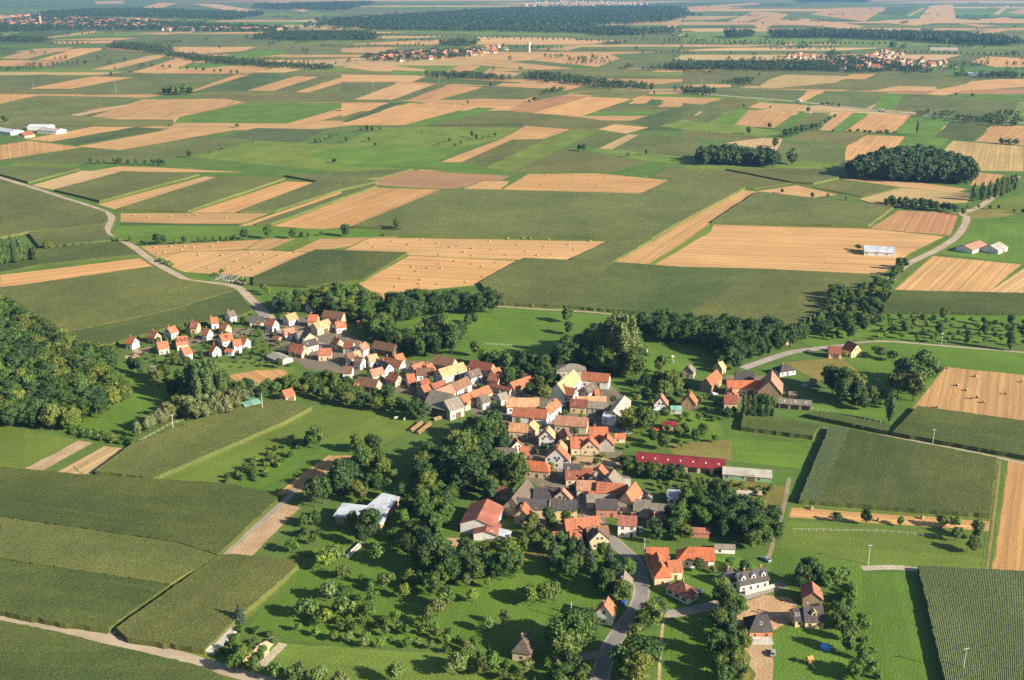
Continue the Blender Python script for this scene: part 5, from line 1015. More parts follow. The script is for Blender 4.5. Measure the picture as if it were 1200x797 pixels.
T('a4', 'fruit', 'small tree beside the cemetery', 'small trees beside the cemetery', 780, 366, 6, 850, 398, 6, 870, 404, 7, 930, 430, 9, 945, 440, 8, 760, 372, 4)
T('a5', 'broad', 'dark round tree at the corner of the wide maize field', None, 195, 210, 13); T('a5', 'broad', 'round tree alone at the end of the green verge', None, 15, 232, 13)
SC(B, 'tree of the dark copse left of the upper wood', 'trees of the dark copse', 8.5, 16, 21, (812, 190, 835, 184, 900, 188, 913, 194, 905, 197, 860, 194, 825, 194), 50, tint=(0.034, 0.062, 0.020))
T('P', 'broad', 'round tree beside the dark copse', None, 928, 193, 14); T('P', 'broad', 'small tree right of the dark copse', None, 908, 172, 9)
SC(B, 'tree of the dark wood in the upper right', 'trees of the upper right wood', 9.5, 19, 25, (993, 208, 1012, 197, 1045, 188, 1085, 188, 1115, 196, 1142, 208, 1138, 217, 1060, 214, 1000, 210), 51, tint=(0.033, 0.060, 0.019))
T('a6', 'poplar', 'poplar of the group beside the upper right wood', 'poplars beside the upper right wood', 1020, 108, 20, 1050, 108, 21, 1075, 104, 22, 1098, 100, 23, 1118, 95, 24, 1135, 84, 20, 1150, 78, 21, 1165, 74, 20, 1125, 90, 20)
SC({'broad': 1}, 'tree of the dark hedge above the brown stubble', 'trees of the dark hedge', 7, 8, 11, (712, 128, 850, 140, 960, 152, 972, 144, 860, 128, 730, 116), 52, crop='a6', tint=(0.036, 0.066, 0.019))
T('a6', 'broad', 'tree between hedge and curving road', 'trees between hedge and curving road', 985, 158, 9, 1000, 135, 5, 1040, 135, 5, 1080, 136, 5, 1110, 136, 5, 1165, 150, 5, 1195, 152, 6, 455, 97, 7, 350, 80, 6, 510, 95, 5, 575, 105, 5)
SC({'broad': 1}, 'tree of the row along the eastern field road', 'trees along the eastern field road', 6, 8, 12, (715, 395, 760, 345, 785, 330, 790, 338, 750, 385, 735, 420, 700, 470, 690, 440, 690, 410), 53, crop='a6')
T('a6', 'fruit', 'tree beside the white storage hall', None, 615, 280, 6); T('a3', 'poplar', 'tall tree alone on the green strip', None, 823, 476, 25); T('a3', 'broad', 'tree of the roadside clump', 'trees of the roadside clump', 360, 482, 14, 380, 482, 15, 400, 478, 16, 420, 470, 15, 435, 462, 12, 455, 458, 12, 470, 452, 9, 485, 445, 9, 500, 435, 8, 515, 425, 8, 535, 415, 8)
T('a3', 'broad', 'tree alone in the far fields', 'lone trees in the far fields', 305, 452, 10, 232, 472, 13, 440, 395, 10, 70, 340, 10, 325, 516, 14, 385, 576, 22, 215, 378, 7, 308, 382, 5, 960, 338, 8, 1018, 342, 9, 95, 258, 9, 270, 266, 8, 1140, 268, 8, 1080, 440, 12, 1060, 170, 12, 735, 170, 25, 922, 160, 28)
T('a3', 'shrub', 'bush on a boundary in the far fields', 'bushes on far boundaries', 530, 465, 5, 590, 462, 5, 615, 464, 5, 640, 464, 5, 660, 466, 5, 690, 468, 6, 720, 468, 6, 745, 468, 5, 490, 368, 6, 510, 370, 6, 530, 372, 6, 550, 374, 6, 1120, 505, 8, 1145, 508, 8, 1170, 508, 8)
T('a2', 'broad', 'tree on the far meadows', 'trees of the far meadows', 460, 484, 12, 380, 500, 7, 345, 512, 7, 285, 470, 7, 525, 306, 10, 680, 358, 11, 660, 362, 7, 445, 368, 9, 835, 530, 10, 852, 532, 11, 1072, 546, 9, 1008, 552, 7, 540, 482, 8, 520, 485, 7, 500, 490, 7, 475, 492, 9, 420, 508, 6, 400, 515, 5, 100, 500, 8, 90, 460, 10, 110, 462, 10, 135, 460, 9, 70, 465, 8, 20, 500, 9, 120, 515, 6, 600, 8, 9, 720, 324, 7, 750, 320, 8, 775, 320, 8, 1100, 332, 8, 940, 324, 6)
T('a1', 'broad', 'tree of the clump on the plain at the upper left', 'clump on the upper left plain', 580, 332, 18, 595, 334, 19, 610, 335, 20, 625, 335, 20, 640, 334, 21, 655, 334, 21, 668, 334, 18, 600, 328, 18, 645, 328, 20)
T('a1', 'broad', 'tree alone on the plain at the upper left', 'lone trees on the upper left plain', 390, 268, 11, 405, 244, 8, 490, 268, 8, 835, 450, 8, 665, 555, 11, 595, 448, 6, 950, 246, 11, 20, 432, 14, 1110, 505, 9, 1130, 503, 9, 1160, 490, 9, 1175, 574, 7, 1185, 478, 6, 890, 505, 4, 740, 540, 4, 780, 528, 4)
T('a1', 'broad', 'round tree of the row above the far stubble', 'row above the far stubble', 320, 574, 7, 345, 576, 7, 370, 576, 7, 405, 577, 10, 420, 577, 9, 450, 579, 7, 480, 580, 9, 510, 580, 7, 540, 581, 9, 560, 582, 10, 575, 583, 9)
# --- far woods and tree belts: one mass each
def far_crown(rng):
    V, Q = crown_parts([(0, 0, 0.55, 0.42, 1.0), (0.18, 0.1, 0.7, 0.25, 1.0), (-0.2, 0.0, 0.5, 0.28, 1.0)], 44, 0.13, rng, 0); n = len(V)
    return V, Q
def forest(label, spacing, h0, h1, *poly, crop='P', name='woodland', tint=(0.040, 0.070, 0.024), cap=2600):
    ox, oy, s = CROP[crop]; P = [G(ox + poly[i] / s, oy + poly[i + 1] / s) for i in range(0, len(poly), 2)]; pg = [(p.x, p.y) for p in P]
    rng = np.random.default_rng(int(sum(poly)) + 3); x0, x1 = min(a for a, b in pg), max(a for a, b in pg); y0, y1 = min(b for a, b in pg), max(b for a, b in pg)
    ragged = min(spacing * 1.1, 0.1 * (y1 - y0)); x0 -= ragged; x1 += ragged
    base = [far_crown(rng) for _ in range(4)]; V = []; Q = []; k = 0; n = 0; cx, cy = (x0 + x1) / 2, (y0 + y1) / 2; nx = max(1, int((x1 - x0) / spacing)); ny = max(1, int((y1 - y0) / spacing))
    for i in range(nx):
        for j in range(ny):
            x = x0 + (i + rng.uniform()) * (x1 - x0) / nx; y = y0 + (j + rng.uniform()) * (y1 - y0) / ny
            if n > cap or not inside((x + rng.normal() * ragged, y + rng.normal() * ragged * 2), pg): continue
            h = rng.uniform(h0, h1); v, q = base[int(rng.integers(4))]; a = rng.uniform(0, 6.28); w = max(spacing * 0.95, h * 0.55)
            ca, sa = math.cos(a), math.sin(a); vv = np.stack([(v[:, 0] * ca - v[:, 1] * sa) * w + x - cx, (v[:, 0] * sa + v[:, 1] * ca) * w + y - cy, v[:, 2] * h], 1)
            V.append(vv); Q.append(q + k); k += len(v); n += 1
    if not V: return
    me = quads_to_mesh(name, np.concatenate(V), np.concatenate(Q)); tag(link(name, me, M['leaf'], loc=(cx, cy, 0), color=tint), label, 'woodland', None, 'stuff')
forest('dark tree belt crossing the plain at the upper left, its left part', 11, 14, 18, 133, 54, 160, 54, 196, 60, 196, 63, 170, 60, 135, 57)
forest('dark tree belt crossing the plain at the upper left, its long right part', 10, 9, 13, 197, 63, 260, 70, 330, 77, 388, 80, 388, 82, 330, 80, 250, 74, 197, 66)
forest('dark flat wood at the top left of the plain', 15, 16, 20, 295, 46, 330, 40, 420, 40, 442, 44, 438, 47, 360, 48)
forest('great dark forest across the top of the plain', 38, 22, 30, 380, 27, 450, 22, 520, 17, 600, 12, 700, 10, 795, 11, 803, 20, 770, 27, 680, 31, 560, 31, 480, 32, 395, 34, cap=9000)
forest('dark wood at the top left of the great forest', 20, 18, 24, 395, 45, 430, 42, 440, 44, 436, 47)
forest('wooded meadow edge below the great forest', 24, 16, 26, 400, 35, 500, 32, 640, 34, 760, 38, 790, 36, 790, 39, 740, 41, 600, 37, 480, 36, cap=900)
forest('tree belt left of the tiled village', 12, 14, 19, 780, 80, 830, 77, 900, 76, 965, 76, 972, 83, 920, 84, 850, 82, 790, 84)
forest('trees around the tiled village', 20, 8, 12, 960, 83, 975, 68, 1010, 62, 1060, 58, 1110, 66, 1135, 72, 1130, 84, 1090, 86, 1060, 84, 1000, 86, cap=230)
forest('long tree belt behind the tiled village', 16, 22, 32, 905, 42, 960, 40, 1040, 42, 1130, 44, 1195, 52, 1195, 55, 1130, 53, 1060, 48, 980, 45, 910, 45)
forest('pale poplars behind the tiled village', 18, 28, 36, 845, 44, 870, 42, 880, 44, 860, 46)
forest('tree belt across the middle of the far plain', 11, 10, 15, 620, 88, 650, 90, 700, 97, 760, 103, 765, 106, 700, 101, 640, 96, 615, 92)
forest('low tree belt beside the far red roofed village', 12, 9, 13, 500, 88, 540, 87, 570, 90, 600, 93, 600, 95, 560, 93, 505, 90)
forest('small wood beside the far red roofed village', 15, 13, 18, 516, 53, 535, 49, 558, 51, 556, 54, 530, 55)
forest('gardens of the far red roofed village', 22, 7, 10, 440, 64, 500, 60, 560, 58, 595, 60, 560, 64, 500, 70, 450, 72, 430, 69, cap=200)
forest('hedge line below the tiled village', 12, 7, 11, 1070, 134, 1100, 136, 1160, 142, 1200, 146, 1200, 149, 1150, 145, 1075, 137)
forest('wooded bank above the hedge line on the right', 12, 9, 13, 1150, 141, 1175, 134, 1190, 138, 1190, 144)
forest('dark trees at the left edge of the far plain', 14, 12, 16, -6, 47, 30, 45, 52, 47, 50, 50, 0, 49)
forest('trees around the far left town', 27, 11, 17, -10, 26, 60, 18, 130, 24, 220, 28, 330, 33, 330, 38, 200, 36, 100, 34, 0, 38, cap=2200)
forest('trees along the top left plain', 32, 18, 28, 60, 15, 150, 12, 330, 18, 400, 14, 400, 20, 300, 24, 150, 20, 60, 18, cap=1500)
forest('trees beside the far right farms', 12, 9, 13, 790, 108, 815, 105, 845, 108, 830, 112)
forest('bushy strip beside the far stubble', 10, 6, 9, 640, 108, 655, 105, 662, 106, 645, 110)
forest('bushy strip at the edge of the far beans', 10, 7, 10, 855, 98, 878, 93, 880, 96, 862, 101)
forest('dark trees at the right edge of the far plain', 14, 10, 14, 1120, 91, 1170, 88, 1200, 90, 1200, 93, 1150, 92)
forest('loose trees on the green plain behind the tiled village', 22, 16, 26, 690, 37, 760, 33, 850, 36, 905, 40, 1000, 38, 1000, 44, 905, 47, 840, 46, 760, 42, 700, 42, cap=170)
forest('dark wood at the far top of the plain', 40, 20, 28, 300, 7, 420, 4, 520, 6, 560, 10, 420, 12, 310, 11, cap=900)
forest('small woods on the far right slope', 36, 18, 24, 935, 0, 1010, 1, 1015, 3, 940, 3, cap=500)
def far_scatter():
    rng = np.random.default_rng(77); base = [far_crown(rng) for _ in range(4)]; V = []; Q = []; k = 0
    for c in range(330):
        px, py = rng.uniform(-20, 1220), 4 + 80 * rng.uniform() ** 1.1; p = G(px, py); n = int(rng.integers(1, 14)) if rng.uniform() < 0.55 else 1; a = rng.choice((0.15, 1.1, 0.5)) + rng.normal() * .15; st = rng.uniform(9, 17)
        for i in range(n):
            x, y = p.x + math.cos(a) * st * i + rng.normal() * 3, p.y + math.sin(a) * st * i + rng.normal() * 3; h = rng.uniform(7, 15) * (1 if n > 1 else 1.2)
            if y > 13500 or abs(x) > 8500: continue
            v, q = base[int(rng.integers(4))]; V.append(v * np.array([h * .75, h * .75, h]) + np.array([x, y - 4000, 0])); Q.append(q + k); k += len(v)
    me = quads_to_mesh('hedgerows', np.concatenate(V), np.concatenate(Q)); tag(link('hedgerows', me, M['leaf'], loc=(0, 4000, 0), color=(0.045, 0.075, 0.025)), 'scattered far trees and hedges between the fields of the plain', 'woodland', None, 'stuff')
far_scatter()
def hedge_dots():
    r = random.Random(5)
    rows = ((440, 42, 740, 50, 46), (740, 47, 880, 50, 22), (850, 53, 1050, 52, 30), (1040, 62, 1200, 66, 24), (700, 38, 800, 42, 16), (810, 52, 900, 51, 14), (950, 52, 990, 53, 8), (170, 78, 290, 88, 12), (60, 52, 110, 52, 8))
    for i, (xa, ya, xb, yb, n) in enumerate(rows):
        for k in range(n):
            t = (k + r.uniform(-.2, .2)) / n
            plant('broad', G(xa + (xb - xa) * t, ya + (yb - ya) * t), r.uniform(9, 12), ['round tree of a long row across the far plain', 'tree of a row beside the far road', 'tree of a row left of the tiled village', 'tree of a row right of the tiled village', 'tree of a row below the great forest', 'tree of a short row before the tiled village', 'tree of a short row on the far meadow', 'tree of a thin row on the upper left plain', 'tree of a thin row at the top left'][i], 'rows of trees on the far plain', low=True)
hedge_dots()
finish_broadleaf()
# ------------------------------------------------------------------ hay bales
def bale_mesh():
    b = MB(); n = 14; r, w = 0.78, 0.6
    for x, k in ((-w, 0), (w, 0)): pass
    vs = []; prof = [(-w, r * 0.93), (-w * 0.9, r), (w * 0.9, r), (w, r * 0.93)]
    for x, rr in prof:
        for i in range(n): t = 2 * math.pi * i / n; vs.append((x, rr * math.cos(t), r * 0.97 + rr * math.sin(t)))
    fs = [(k * n + i, k * n + (i + 1) % n, (k + 1) * n + (i + 1) % n, (k + 1) * n + i) for k in range(3) for i in range(n)]
    fs += [tuple(range(n - 1, -1, -1)), tuple(range(3 * n, 4 * n))]; b.add(vs, fs); me = b.mesh('hay_bale'); me.materials.append(M['straw']); return me
BALE = bale_mesh(); r_ = random.Random(3)
def bales(crop, label, group, *xy):
    ox, oy, s = CROP[crop] if crop in CROP else HC[crop]
    for i in range(0, len(xy), 2):
        o = bpy.data.objects.new('hay_bale', BALE); COL.objects.link(o); p = G(ox + xy[i] / s, oy + xy[i + 1] / s); o.location = (p.x, p.y, 0.03); o.rotation_euler = (0, 0, r_.uniform(0, 3.1)); tag(o, label, 'hay bale', group)
HC['f1'] = (950, 340, 4.8)
bales('a5', 'round straw bale on the wide stubble field above the hamlet', 'bales of the wide stubble field', 115, 270, 100, 255, 235, 262, 285, 245, 340, 258, 355, 268, 410, 265, 460, 275, 520, 250, 585, 240, 640, 240, 665, 240, 715, 268, 730, 244, 820, 280, 875, 250, 690, 300, 580, 298, 460, 300, 345, 297, 385, 270, 620, 262, 800, 262, 180, 250, 430, 288, 530, 280, 650, 285, 740, 296)
bales('a5', 'round straw bale on the striped stubble above the dark grove', 'bales of the striped stubble', 250, 340, 265, 355, 305, 345, 345, 330, 350, 345, 400, 320, 460, 330, 280, 385, 275, 400, 340, 400, 440, 393, 495, 340, 500, 375, 545, 325, 210, 380, 190, 410)
bales('a5', 'round straw bale on the far stubble behind the wide maize', 'bales of the far stubble', 680, 65, 705, 50, 770, 52, 800, 70, 820, 40, 875, 32, 900, 52, 960, 78, 990, 38, 1020, 16, 1070, 22, 815, 18, 720, 18, 880, 18, 640, 30, 1000, 70, 930, 25)
bales('a4', 'round straw bale on the stubble beside the winding lane', 'bales beside the winding lane', 545, 272, 600, 268, 640, 280, 680, 272, 700, 290, 745, 268, 830, 320, 735, 345, 880, 292, 920, 325, 930, 297, 700, 300, 650, 268, 765, 254, 1040, 290, 800, 345, 555, 294, 580, 288, 780, 300, 860, 340, 890, 350, 980, 300)
bales('a4', 'round straw bale on the thin stubble strip above the stream', 'bales of the thin stubble strip', 470, 158, 520, 164, 660, 158, 795, 166, 690, 157, 600, 162)
bales('f1', 'round straw bale on the golden field at the right edge', 'bales at the right edge', 770, 442, 930, 489, 825, 539, 878, 567, 905, 612, 937, 608, 975, 635, 712, 662, 1097, 587, 1190, 520)
bales('P', 'round straw bale on the stubble strip beside the tall maize', 'bales beside the tall maize', 951, 597, 983, 604, 1030, 611, 1081, 608)
bales('a1', 'bale on the far stubble at the left', 'bales of the far left stubble', 200, 470, 240, 465, 300, 455, 330, 460, 360, 452, 150, 492, 30, 520, 60, 515, 110, 510, 150, 510, 200, 520, 90, 525)
# ------------------------------------------------------------------ poles
def pole(px, py, top, label, cross=True, group='utility poles', metal=False):
    p = G(px, py); h = (py - top) / scale_at(py) / math.cos(PITCH + math.atan((py - H_ / 2) / F_)); r = empty('utility_pole', (p.x, p.y, 0), 0.3)
    b = MB(); b.tube((0, 0, -0.3), (0, 0, h), 0.19, 0.13, 8); link('pole', b.mesh('pole'), M['concrete'], r)
    if cross:
        b = MB(); b.box((0, 0, h - 0.25), (2.3, 0.16, 0.16)); link('crossarm', b.mesh('crossarm'), M['concrete'], r)
        for x in (-1.0, 0, 1.0):
            b = MB(); b.lathe([(0.06, 0), (0.1, 0.08), (0.06, 0.16), (0.1, 0.24), (0.04, 0.34)], 8, (x, 0, h - 0.17)); link('insulator', b.mesh('insulator'), M['glass'], r)
    tag(r, label, 'utility pole', group); return r
pole(1017, 662, 639, 'T topped power pole on the meadow left of the wheat strips'); pole(1128, 789, 761, 'T topped power pole standing in the maize at the lower right')
pole(1092.6, 522, 503, 'T topped power pole at the edge of the dark maize on the right'); pole(203, 502.5, 486, 'pale power pole beside the sports field trees'); pole(1103, 404, 390, 'power pole beside the pale track below the orchard')
pole(754.5, 657, 632, 'pole standing at the bend of the village street', False); pole(669, 728, 706, 'pole behind the huge bushy trees at the bottom', False); pole(308, 483, 461, 'white flagpole beside the green roofed clubhouse', False); pole(1109, 318, 309, 'thin pole on the striped field beside the eastern road', False)
for x, y, t, lb in ((40, 106, 96, 'far left mast on the upper plain'), (136, 109, 97, 'mast on the plain left of the tree clump'), (515, 97, 86, 'mast in front of the low tree belt'), (437, 100, 94, 'small mast left of the striped fields'), (822, 107, 93, 'mast left of the motorway'), (712, 101, 90, 'mast at the end of the poplar belt'), (1086, 108, 99, 'mast right of the motorway truck'), (1197, 108, 99, 'mast at the right edge of the far plain')): pole(x, y, t, lb, False, 'masts on the far plain')
# ------------------------------------------------------------------ distant villages
def far_house(w, l, e, R):
    b = MB(); b.add([(-l, -w, 0), (l, -w, 0), (l, w, 0), (-l, w, 0), (-l, -w, e), (l, -w, e), (l, w, e), (-l, w, e), (-l, 0, R), (l, 0, R)], [(0, 1, 5, 4), (2, 3, 7, 6), (3, 0, 4, 8, 7), (1, 2, 6, 9, 5)], 0)
    o = 0.4; k = 0.4 * (R - e) / w
    b.add([(-l - o, -w - o, e - k), (l + o, -w - o, e - k), (l + o, 0, R + .1), (-l - o, 0, R + .1), (-l - o, w + o, e - k), (l + o, w + o, e - k)], [(0, 1, 2, 3), (5, 4, 3, 2)], 1); return b
FARH = []
for i, (w, l, e, R) in enumerate(((4.5, 6, 3.6, 9.5), (4, 5.5, 3.5, 8.5), (5.2, 8.5, 4.2, 10.5), (4.6, 5, 4, 9.5))):
    me = far_house(w, l, e, R).mesh('house'); me.materials.append(plain('far_plaster_%d' % i, ((.46, .42, .36), (.40, .32, .24), (.42, .36, .28), (.50, .48, .45))[i], 0.9)); me.materials.append(M['roof']); FARH.append(me)
def far_village(poly, n, label, group, spacing, seed, single=True, tints=('o', 'o', 'r', 'p', 'e', 'b', 'l'), crop='P', name='distant_town'):
    ox, oy, s = CROP[crop]; P = [G(ox + poly[i] / s, oy + poly[i + 1] / s) for i in range(0, len(poly), 2)]; pg = [(p.x, p.y) for p in P]; rr = random.Random(seed); pts = []; tries = 0
    while len(pts) < n and tries < n * 60:
        tries += 1; x = rr.uniform(min(a for a, b in pg), max(a for a, b in pg)); y = rr.uniform(min(b for a, b in pg), max(b for a, b in pg))
        if inside((x, y), pg) and all((x - a) ** 2 + (y - b) ** 2 > spacing ** 2 for a, b in pts): pts.append((x, y))
    if single:
        for x, y in pts:
            o = bpy.data.objects.new('house', FARH[rr.randrange(4)]); COL.objects.link(o); o.location = (x, y, 0); o.rotation_euler = (0, 0, rr.choice((0.2, 1.7, 0.5, 1.2)) + rr.uniform(-.2, .2)); o.color = (*RC[rr.choice(tints)], 1); tag(o, label, 'house', group)
        return
    V = []; Fc = []; mi = []; cx, cy = pts[0]
    for x, y in pts:
        b = far_house(*rr.choice(((7, 10, 6, 13), (6, 8, 6, 12), (9, 16, 7, 14)))); a = rr.uniform(0, 3); ca, sa = math.cos(a), math.sin(a); k = len(V)
        V += [(vx * ca - vy * sa + x - cx, vx * sa + vy * ca + y - cy, vz) for vx, vy, vz in b.v]; Fc += [tuple(i + k for i in f) for f in b.f]; mi += b.m
    me = bpy.data.meshes.new(name); me.from_pydata(V, [], Fc); me.polygons.foreach_set('material_index', mi); me.update()
    o = link(name, me, [M['wall'], plain('far_roofs', (0.36, 0.16, 0.10), 0.9, 0.5, 0.02)], loc=(cx, cy, 0), color=(0.36, 0.33, 0.29)); tag(o, label, 'town', None, 'stuff')
far_village((432, 71, 447, 66, 467, 63, 510, 61, 540, 59, 560, 56, 594, 55.5, 596, 60, 567, 65, 533, 68, 500, 70, 467, 73), 75, 'tiny house of the red roofed village left of the water tower', 'houses of the far red roofed village', 17, 1)
far_village((968, 72, 986, 67, 1013, 65, 1033, 60, 1053, 63, 1066, 68, 1090, 71, 1113, 74, 1118, 80, 1087, 82, 1053, 82, 1017, 83, 983, 82, 968, 77), 105, 'tiny house of the tiled village on the right of the far plain', 'houses of the far tiled village', 17, 2, tints=('o', 'r', 'p', 'p', 'b', 'l', 'e'))
far_village((915, 66, 963, 64, 967, 68, 918, 69), 12, 'tiny house at the left end of the tiled village', 'houses left of the far tiled village', 18, 3)
far_village((0, 20, 36, 19, 37, 32, 0, 29), 90, 'pale far town at the left edge below the spire', None, 24, 4, False); far_village((37, 23, 90, 22, 186, 25, 190, 32, 120, 34, 60, 33, 37, 31), 150, 'far town strung along the tree belt at the upper left', None, 26, 5, False)
far_village((610, 5, 640, 2, 750, 2, 760, 6, 700, 8, 615, 8), 110, 'pale far town above the great forest', None, 60, 6, False); far_village((190, 33, 330, 35, 330, 37, 190, 36), 40, 'far hamlet in the trees right of the upper left town', None, 30, 7, False)
H('P', 1134, 84.6, 1157, 84.9, 1134, 87.4, 'w', 'W', 5, 18, 'SM', zone='beside the far tiled village', label='long white hall at the right end of the far tiled village', wmin=12)
H('P', 1089, 55.5, 1122, 55.8, 1089, 58, 's', 'C', 6, 20, 'BM', zone='behind the far tiled village', label='long pale barn on the green plain behind the tiled village', wmin=14)
for h_ in HOUSES[-2:]: tag(h_[0], h_[5], h_[1], 'far halls')
def tower(px, py, top, label, kind):
    p = G(px, py); h = (py - top) / scale_at(py) / 0.99
    if kind == 'water_tower':
        r = empty('water_tower', (p.x, p.y, 0)); b = MB(); b.lathe([(4.2, 0), (3.6, h * 0.62)], 20); link('shaft', b.mesh('shaft'), M['concrete'], r)
        b = MB(); b.lathe([(3.6, h * 0.62), (5.4, h * 0.72), (5.4, h * 0.96), (4.6, h)], 20); link('tank', b.mesh('tank'), M['concrete'], r); tag(r, label, 'water tower'); return
    r = empty('church', (p.x, p.y, 0)); b = MB(); b.box((0, 0, h * 0.3), (7, 7, h * 0.6)); link('tower', b.mesh('tower'), M['wall'], r, color=WC['C'])
    b = MB(); b.lathe([(4.6, h * 0.6), (2.4, h * 0.72), (0.2, h)], 8); link('spire', b.mesh('spire'), M['roof'], r, color=RC['k'])
    link('nave', gable_prism(5, 27, 6, 9, 15, 0, 0).mesh('nave'), M['wall'], r, color=WC['C']); link('roof', roof_shell(4, 28, 4, 28, 6.6, 8.6, 15.3).mesh('roof'), M['roof'], r, color=RC['r']); tag(r, label, 'church')
tower(620, 61, 50, 'slender concrete water tower right of the far red roofed village', 'water_tower'); tower(48, 30, 12, 'church with a pointed spire in the far left town', 'church'); tower(1018, 82, 67, 'church with a spire amid the far tiled village', 'church')
# ------------------------------------------------------------------ vehicles
def car_protos():
    body = MB(); L, Wd = 4.2, 1.7; prof = [(-2.1, .35), (2.1, .35), (2.12, .75), (1.15, .92), (0.55, 1.42), (-1.1, 1.45), (-1.75, 0.98), (-2.1, .92)]; n = len(prof)
    ins = [0, 0, 0, .05, .2, .2, .08, 0]; vs = [(x, -Wd / 2 + i, z) for (x, z), i in zip(prof, ins)] + [(x, Wd / 2 - i, z) for (x, z), i in zip(prof, ins)]
    body.add(vs, [tuple(range(n - 1, -1, -1)) if False else tuple(range(n)), tuple(range(2 * n - 1, n - 1, -1))] + [(i, n + i, n + (i + 1) % n, (i + 1) % n) for i in range(n)])
    glass = MB(); y = Wd / 2 - .13
    for s in (-1, 1): glass.add([(.95, s * (y + .04), .98), (.5, s * (y - .04), 1.36), (-1.05, s * (y - .04), 1.38), (-1.5, s * (y + .04), 1.0)], [(0, 1, 2, 3)])
    glass.add([(1.14, -.7, .95), (1.14, .7, .95), (.58, .6, 1.39), (.58, -.6, 1.39), (-1.74, -.7, 1.02), (-1.74, .7, 1.02), (-1.14, .6, 1.43), (-1.14, -.6, 1.43)], [(0, 1, 2, 3), (4, 5, 6, 7)])
    wh = MB(); m = 12
    wh.tube((0, -.1, 0), (0, .1, 0), .32, .32, m)
    return body.mesh('body'), glass.mesh('windscreen'), wh.mesh('wheel')
CARP = car_protos(); CARP[0].materials.append(M['paint']); CARP[1].materials.append(M['glass']); CARP[2].materials.append(M['rubber_and_bay_shade'])
def car(px, py, rz, col, label, z=0.06, big=1.0):
    p = G(px, py); r = empty('parked_car', (p.x, p.y, z), rz); r.scale = (big, big, big)
    for nm, me in zip(('body', 'windows'), CARP[:2]):
        o = bpy.data.objects.new(nm, me); COL.objects.link(o); o.parent = r; o.color = (*col, 1)
    for x in (-1.3, 1.3):
        for y in (-.8, .8):
            o = bpy.data.objects.new('wheel', CARP[2]); COL.objects.link(o); o.parent = r; o.location = (x, y, .32)
    tag(r, label, 'car', 'cars of the village')
car(658.7, 477, 0.2, (.7, .7, .7), 'white car parked in the shaded northern farmyard'); car(897.5, 657, 2.2, (.25, .3, .38), 'grey blue car at the end of the lane behind the white dormered house'); car(943, 453, 0.3, (.3, .4, .5), 'pale blue car in the shaded yard of the eastern farm')
car(771, 481, 0.1, (.72, .72, .72), 'white car in front of the steep white gabled house', big=1.15); car(836.5, 463, 0.2, (.65, .65, .66), 'white car beside the tan boarded barn'); car(948, 413, 0.2, (.05, .06, .08), 'dark car on the lane above the dry meadow'); car(817, 694.5, -0.4, (.5, .62, .75), 'pale blue car behind the red pyramid roofed house')
car(750.5, 622, 1.5, (.45, .55, .62), 'silver blue car between the tall white house and the gabled barn'); car(731, 708, 1.2, (.04, .10, .30), 'dark blue car beside the orange gabled house at the bend'); car(905.5, 767, 1.3, (.3, .3, .3), 'grey car on the gravel drive of the brick house')
def lorry(px, py, rz, label, col):
    p = G(px, py); r = empty('lorry', (p.x, p.y, 0.1), rz); b = MB(); b.box((-1.5, 0, 2.4), (10.5, 2.5, 2.9)); b.box((-1.5, 0, .8), (10.5, 1.2, .3)); link('trailer', b.mesh('trailer'), M['paint'], r, color=(.75, .75, .74))
    b = MB(); b.box((5.3, 0, 1.9), (2.3, 2.4, 2.6)); link('cab', b.mesh('cab'), M['paint'], r, color=col); b = MB(); b.box((6.47, 0, 2.4), (.03, 2.1, .9)); link('windscreen', b.mesh('windscreen'), M['glass'], r)
    for x in (-5, -3.8, 4.6):
        for y in (-1.1, 1.1): o = bpy.data.objects.new('wheel', CARP[2]); COL.objects.link(o); o.parent = r; o.location = (x, y, .5); o.scale = (1.55, 2, 1.55)
    tag(r, label, 'lorry')
a_, b_ = G(1000, 127), G(933, 119); rzm = math.atan2(a_.y - b_.y, a_.x - b_.x)
lorry(936, 119.6, rzm, 'white lorry driving on the far motorway', (.6, .6, .6)); lorry(1033, 131, rzm, 'lorry with a dark red cab on the motorway right of the white lorry', (.35, .05, .04))
def trailer(px, py, rz, label):
    p = G(px, py); r = empty('farm_trailer', (p.x, p.y, 0.05), rz); b = MB(); b.box((0, 0, .95), (4.4, 2.1, .12)); b.box((0, -1.0, 1.3), (4.4, .08, .7)); b.box((0, 1.0, 1.3), (4.4, .08, .7)); b.box((-2.16, 0, 1.3), (.08, 2.1, .7)); b.box((2.16, 0, 1.3), (.08, 2.1, .7)); b.box((3.1, 0, .8), (1.9, .12, .12)); link('tipper_body', b.mesh('tipper_body'), M['paint'], r, color=(.55, .07, .03))
    for y in (-.95, .95): o = bpy.data.objects.new('wheel', CARP[2]); COL.objects.link(o); o.parent = r; o.location = (-.4, y, .45); o.scale = (1.4, 2, 1.4)
    tag(r, label, 'trailer')
trailer(641.5, 639, 0.1, 'bright red farm trailer at the end of the earth path'); trailer(768, 506, 0.6, 'red farm trailer in front of the red roofed garden shed')
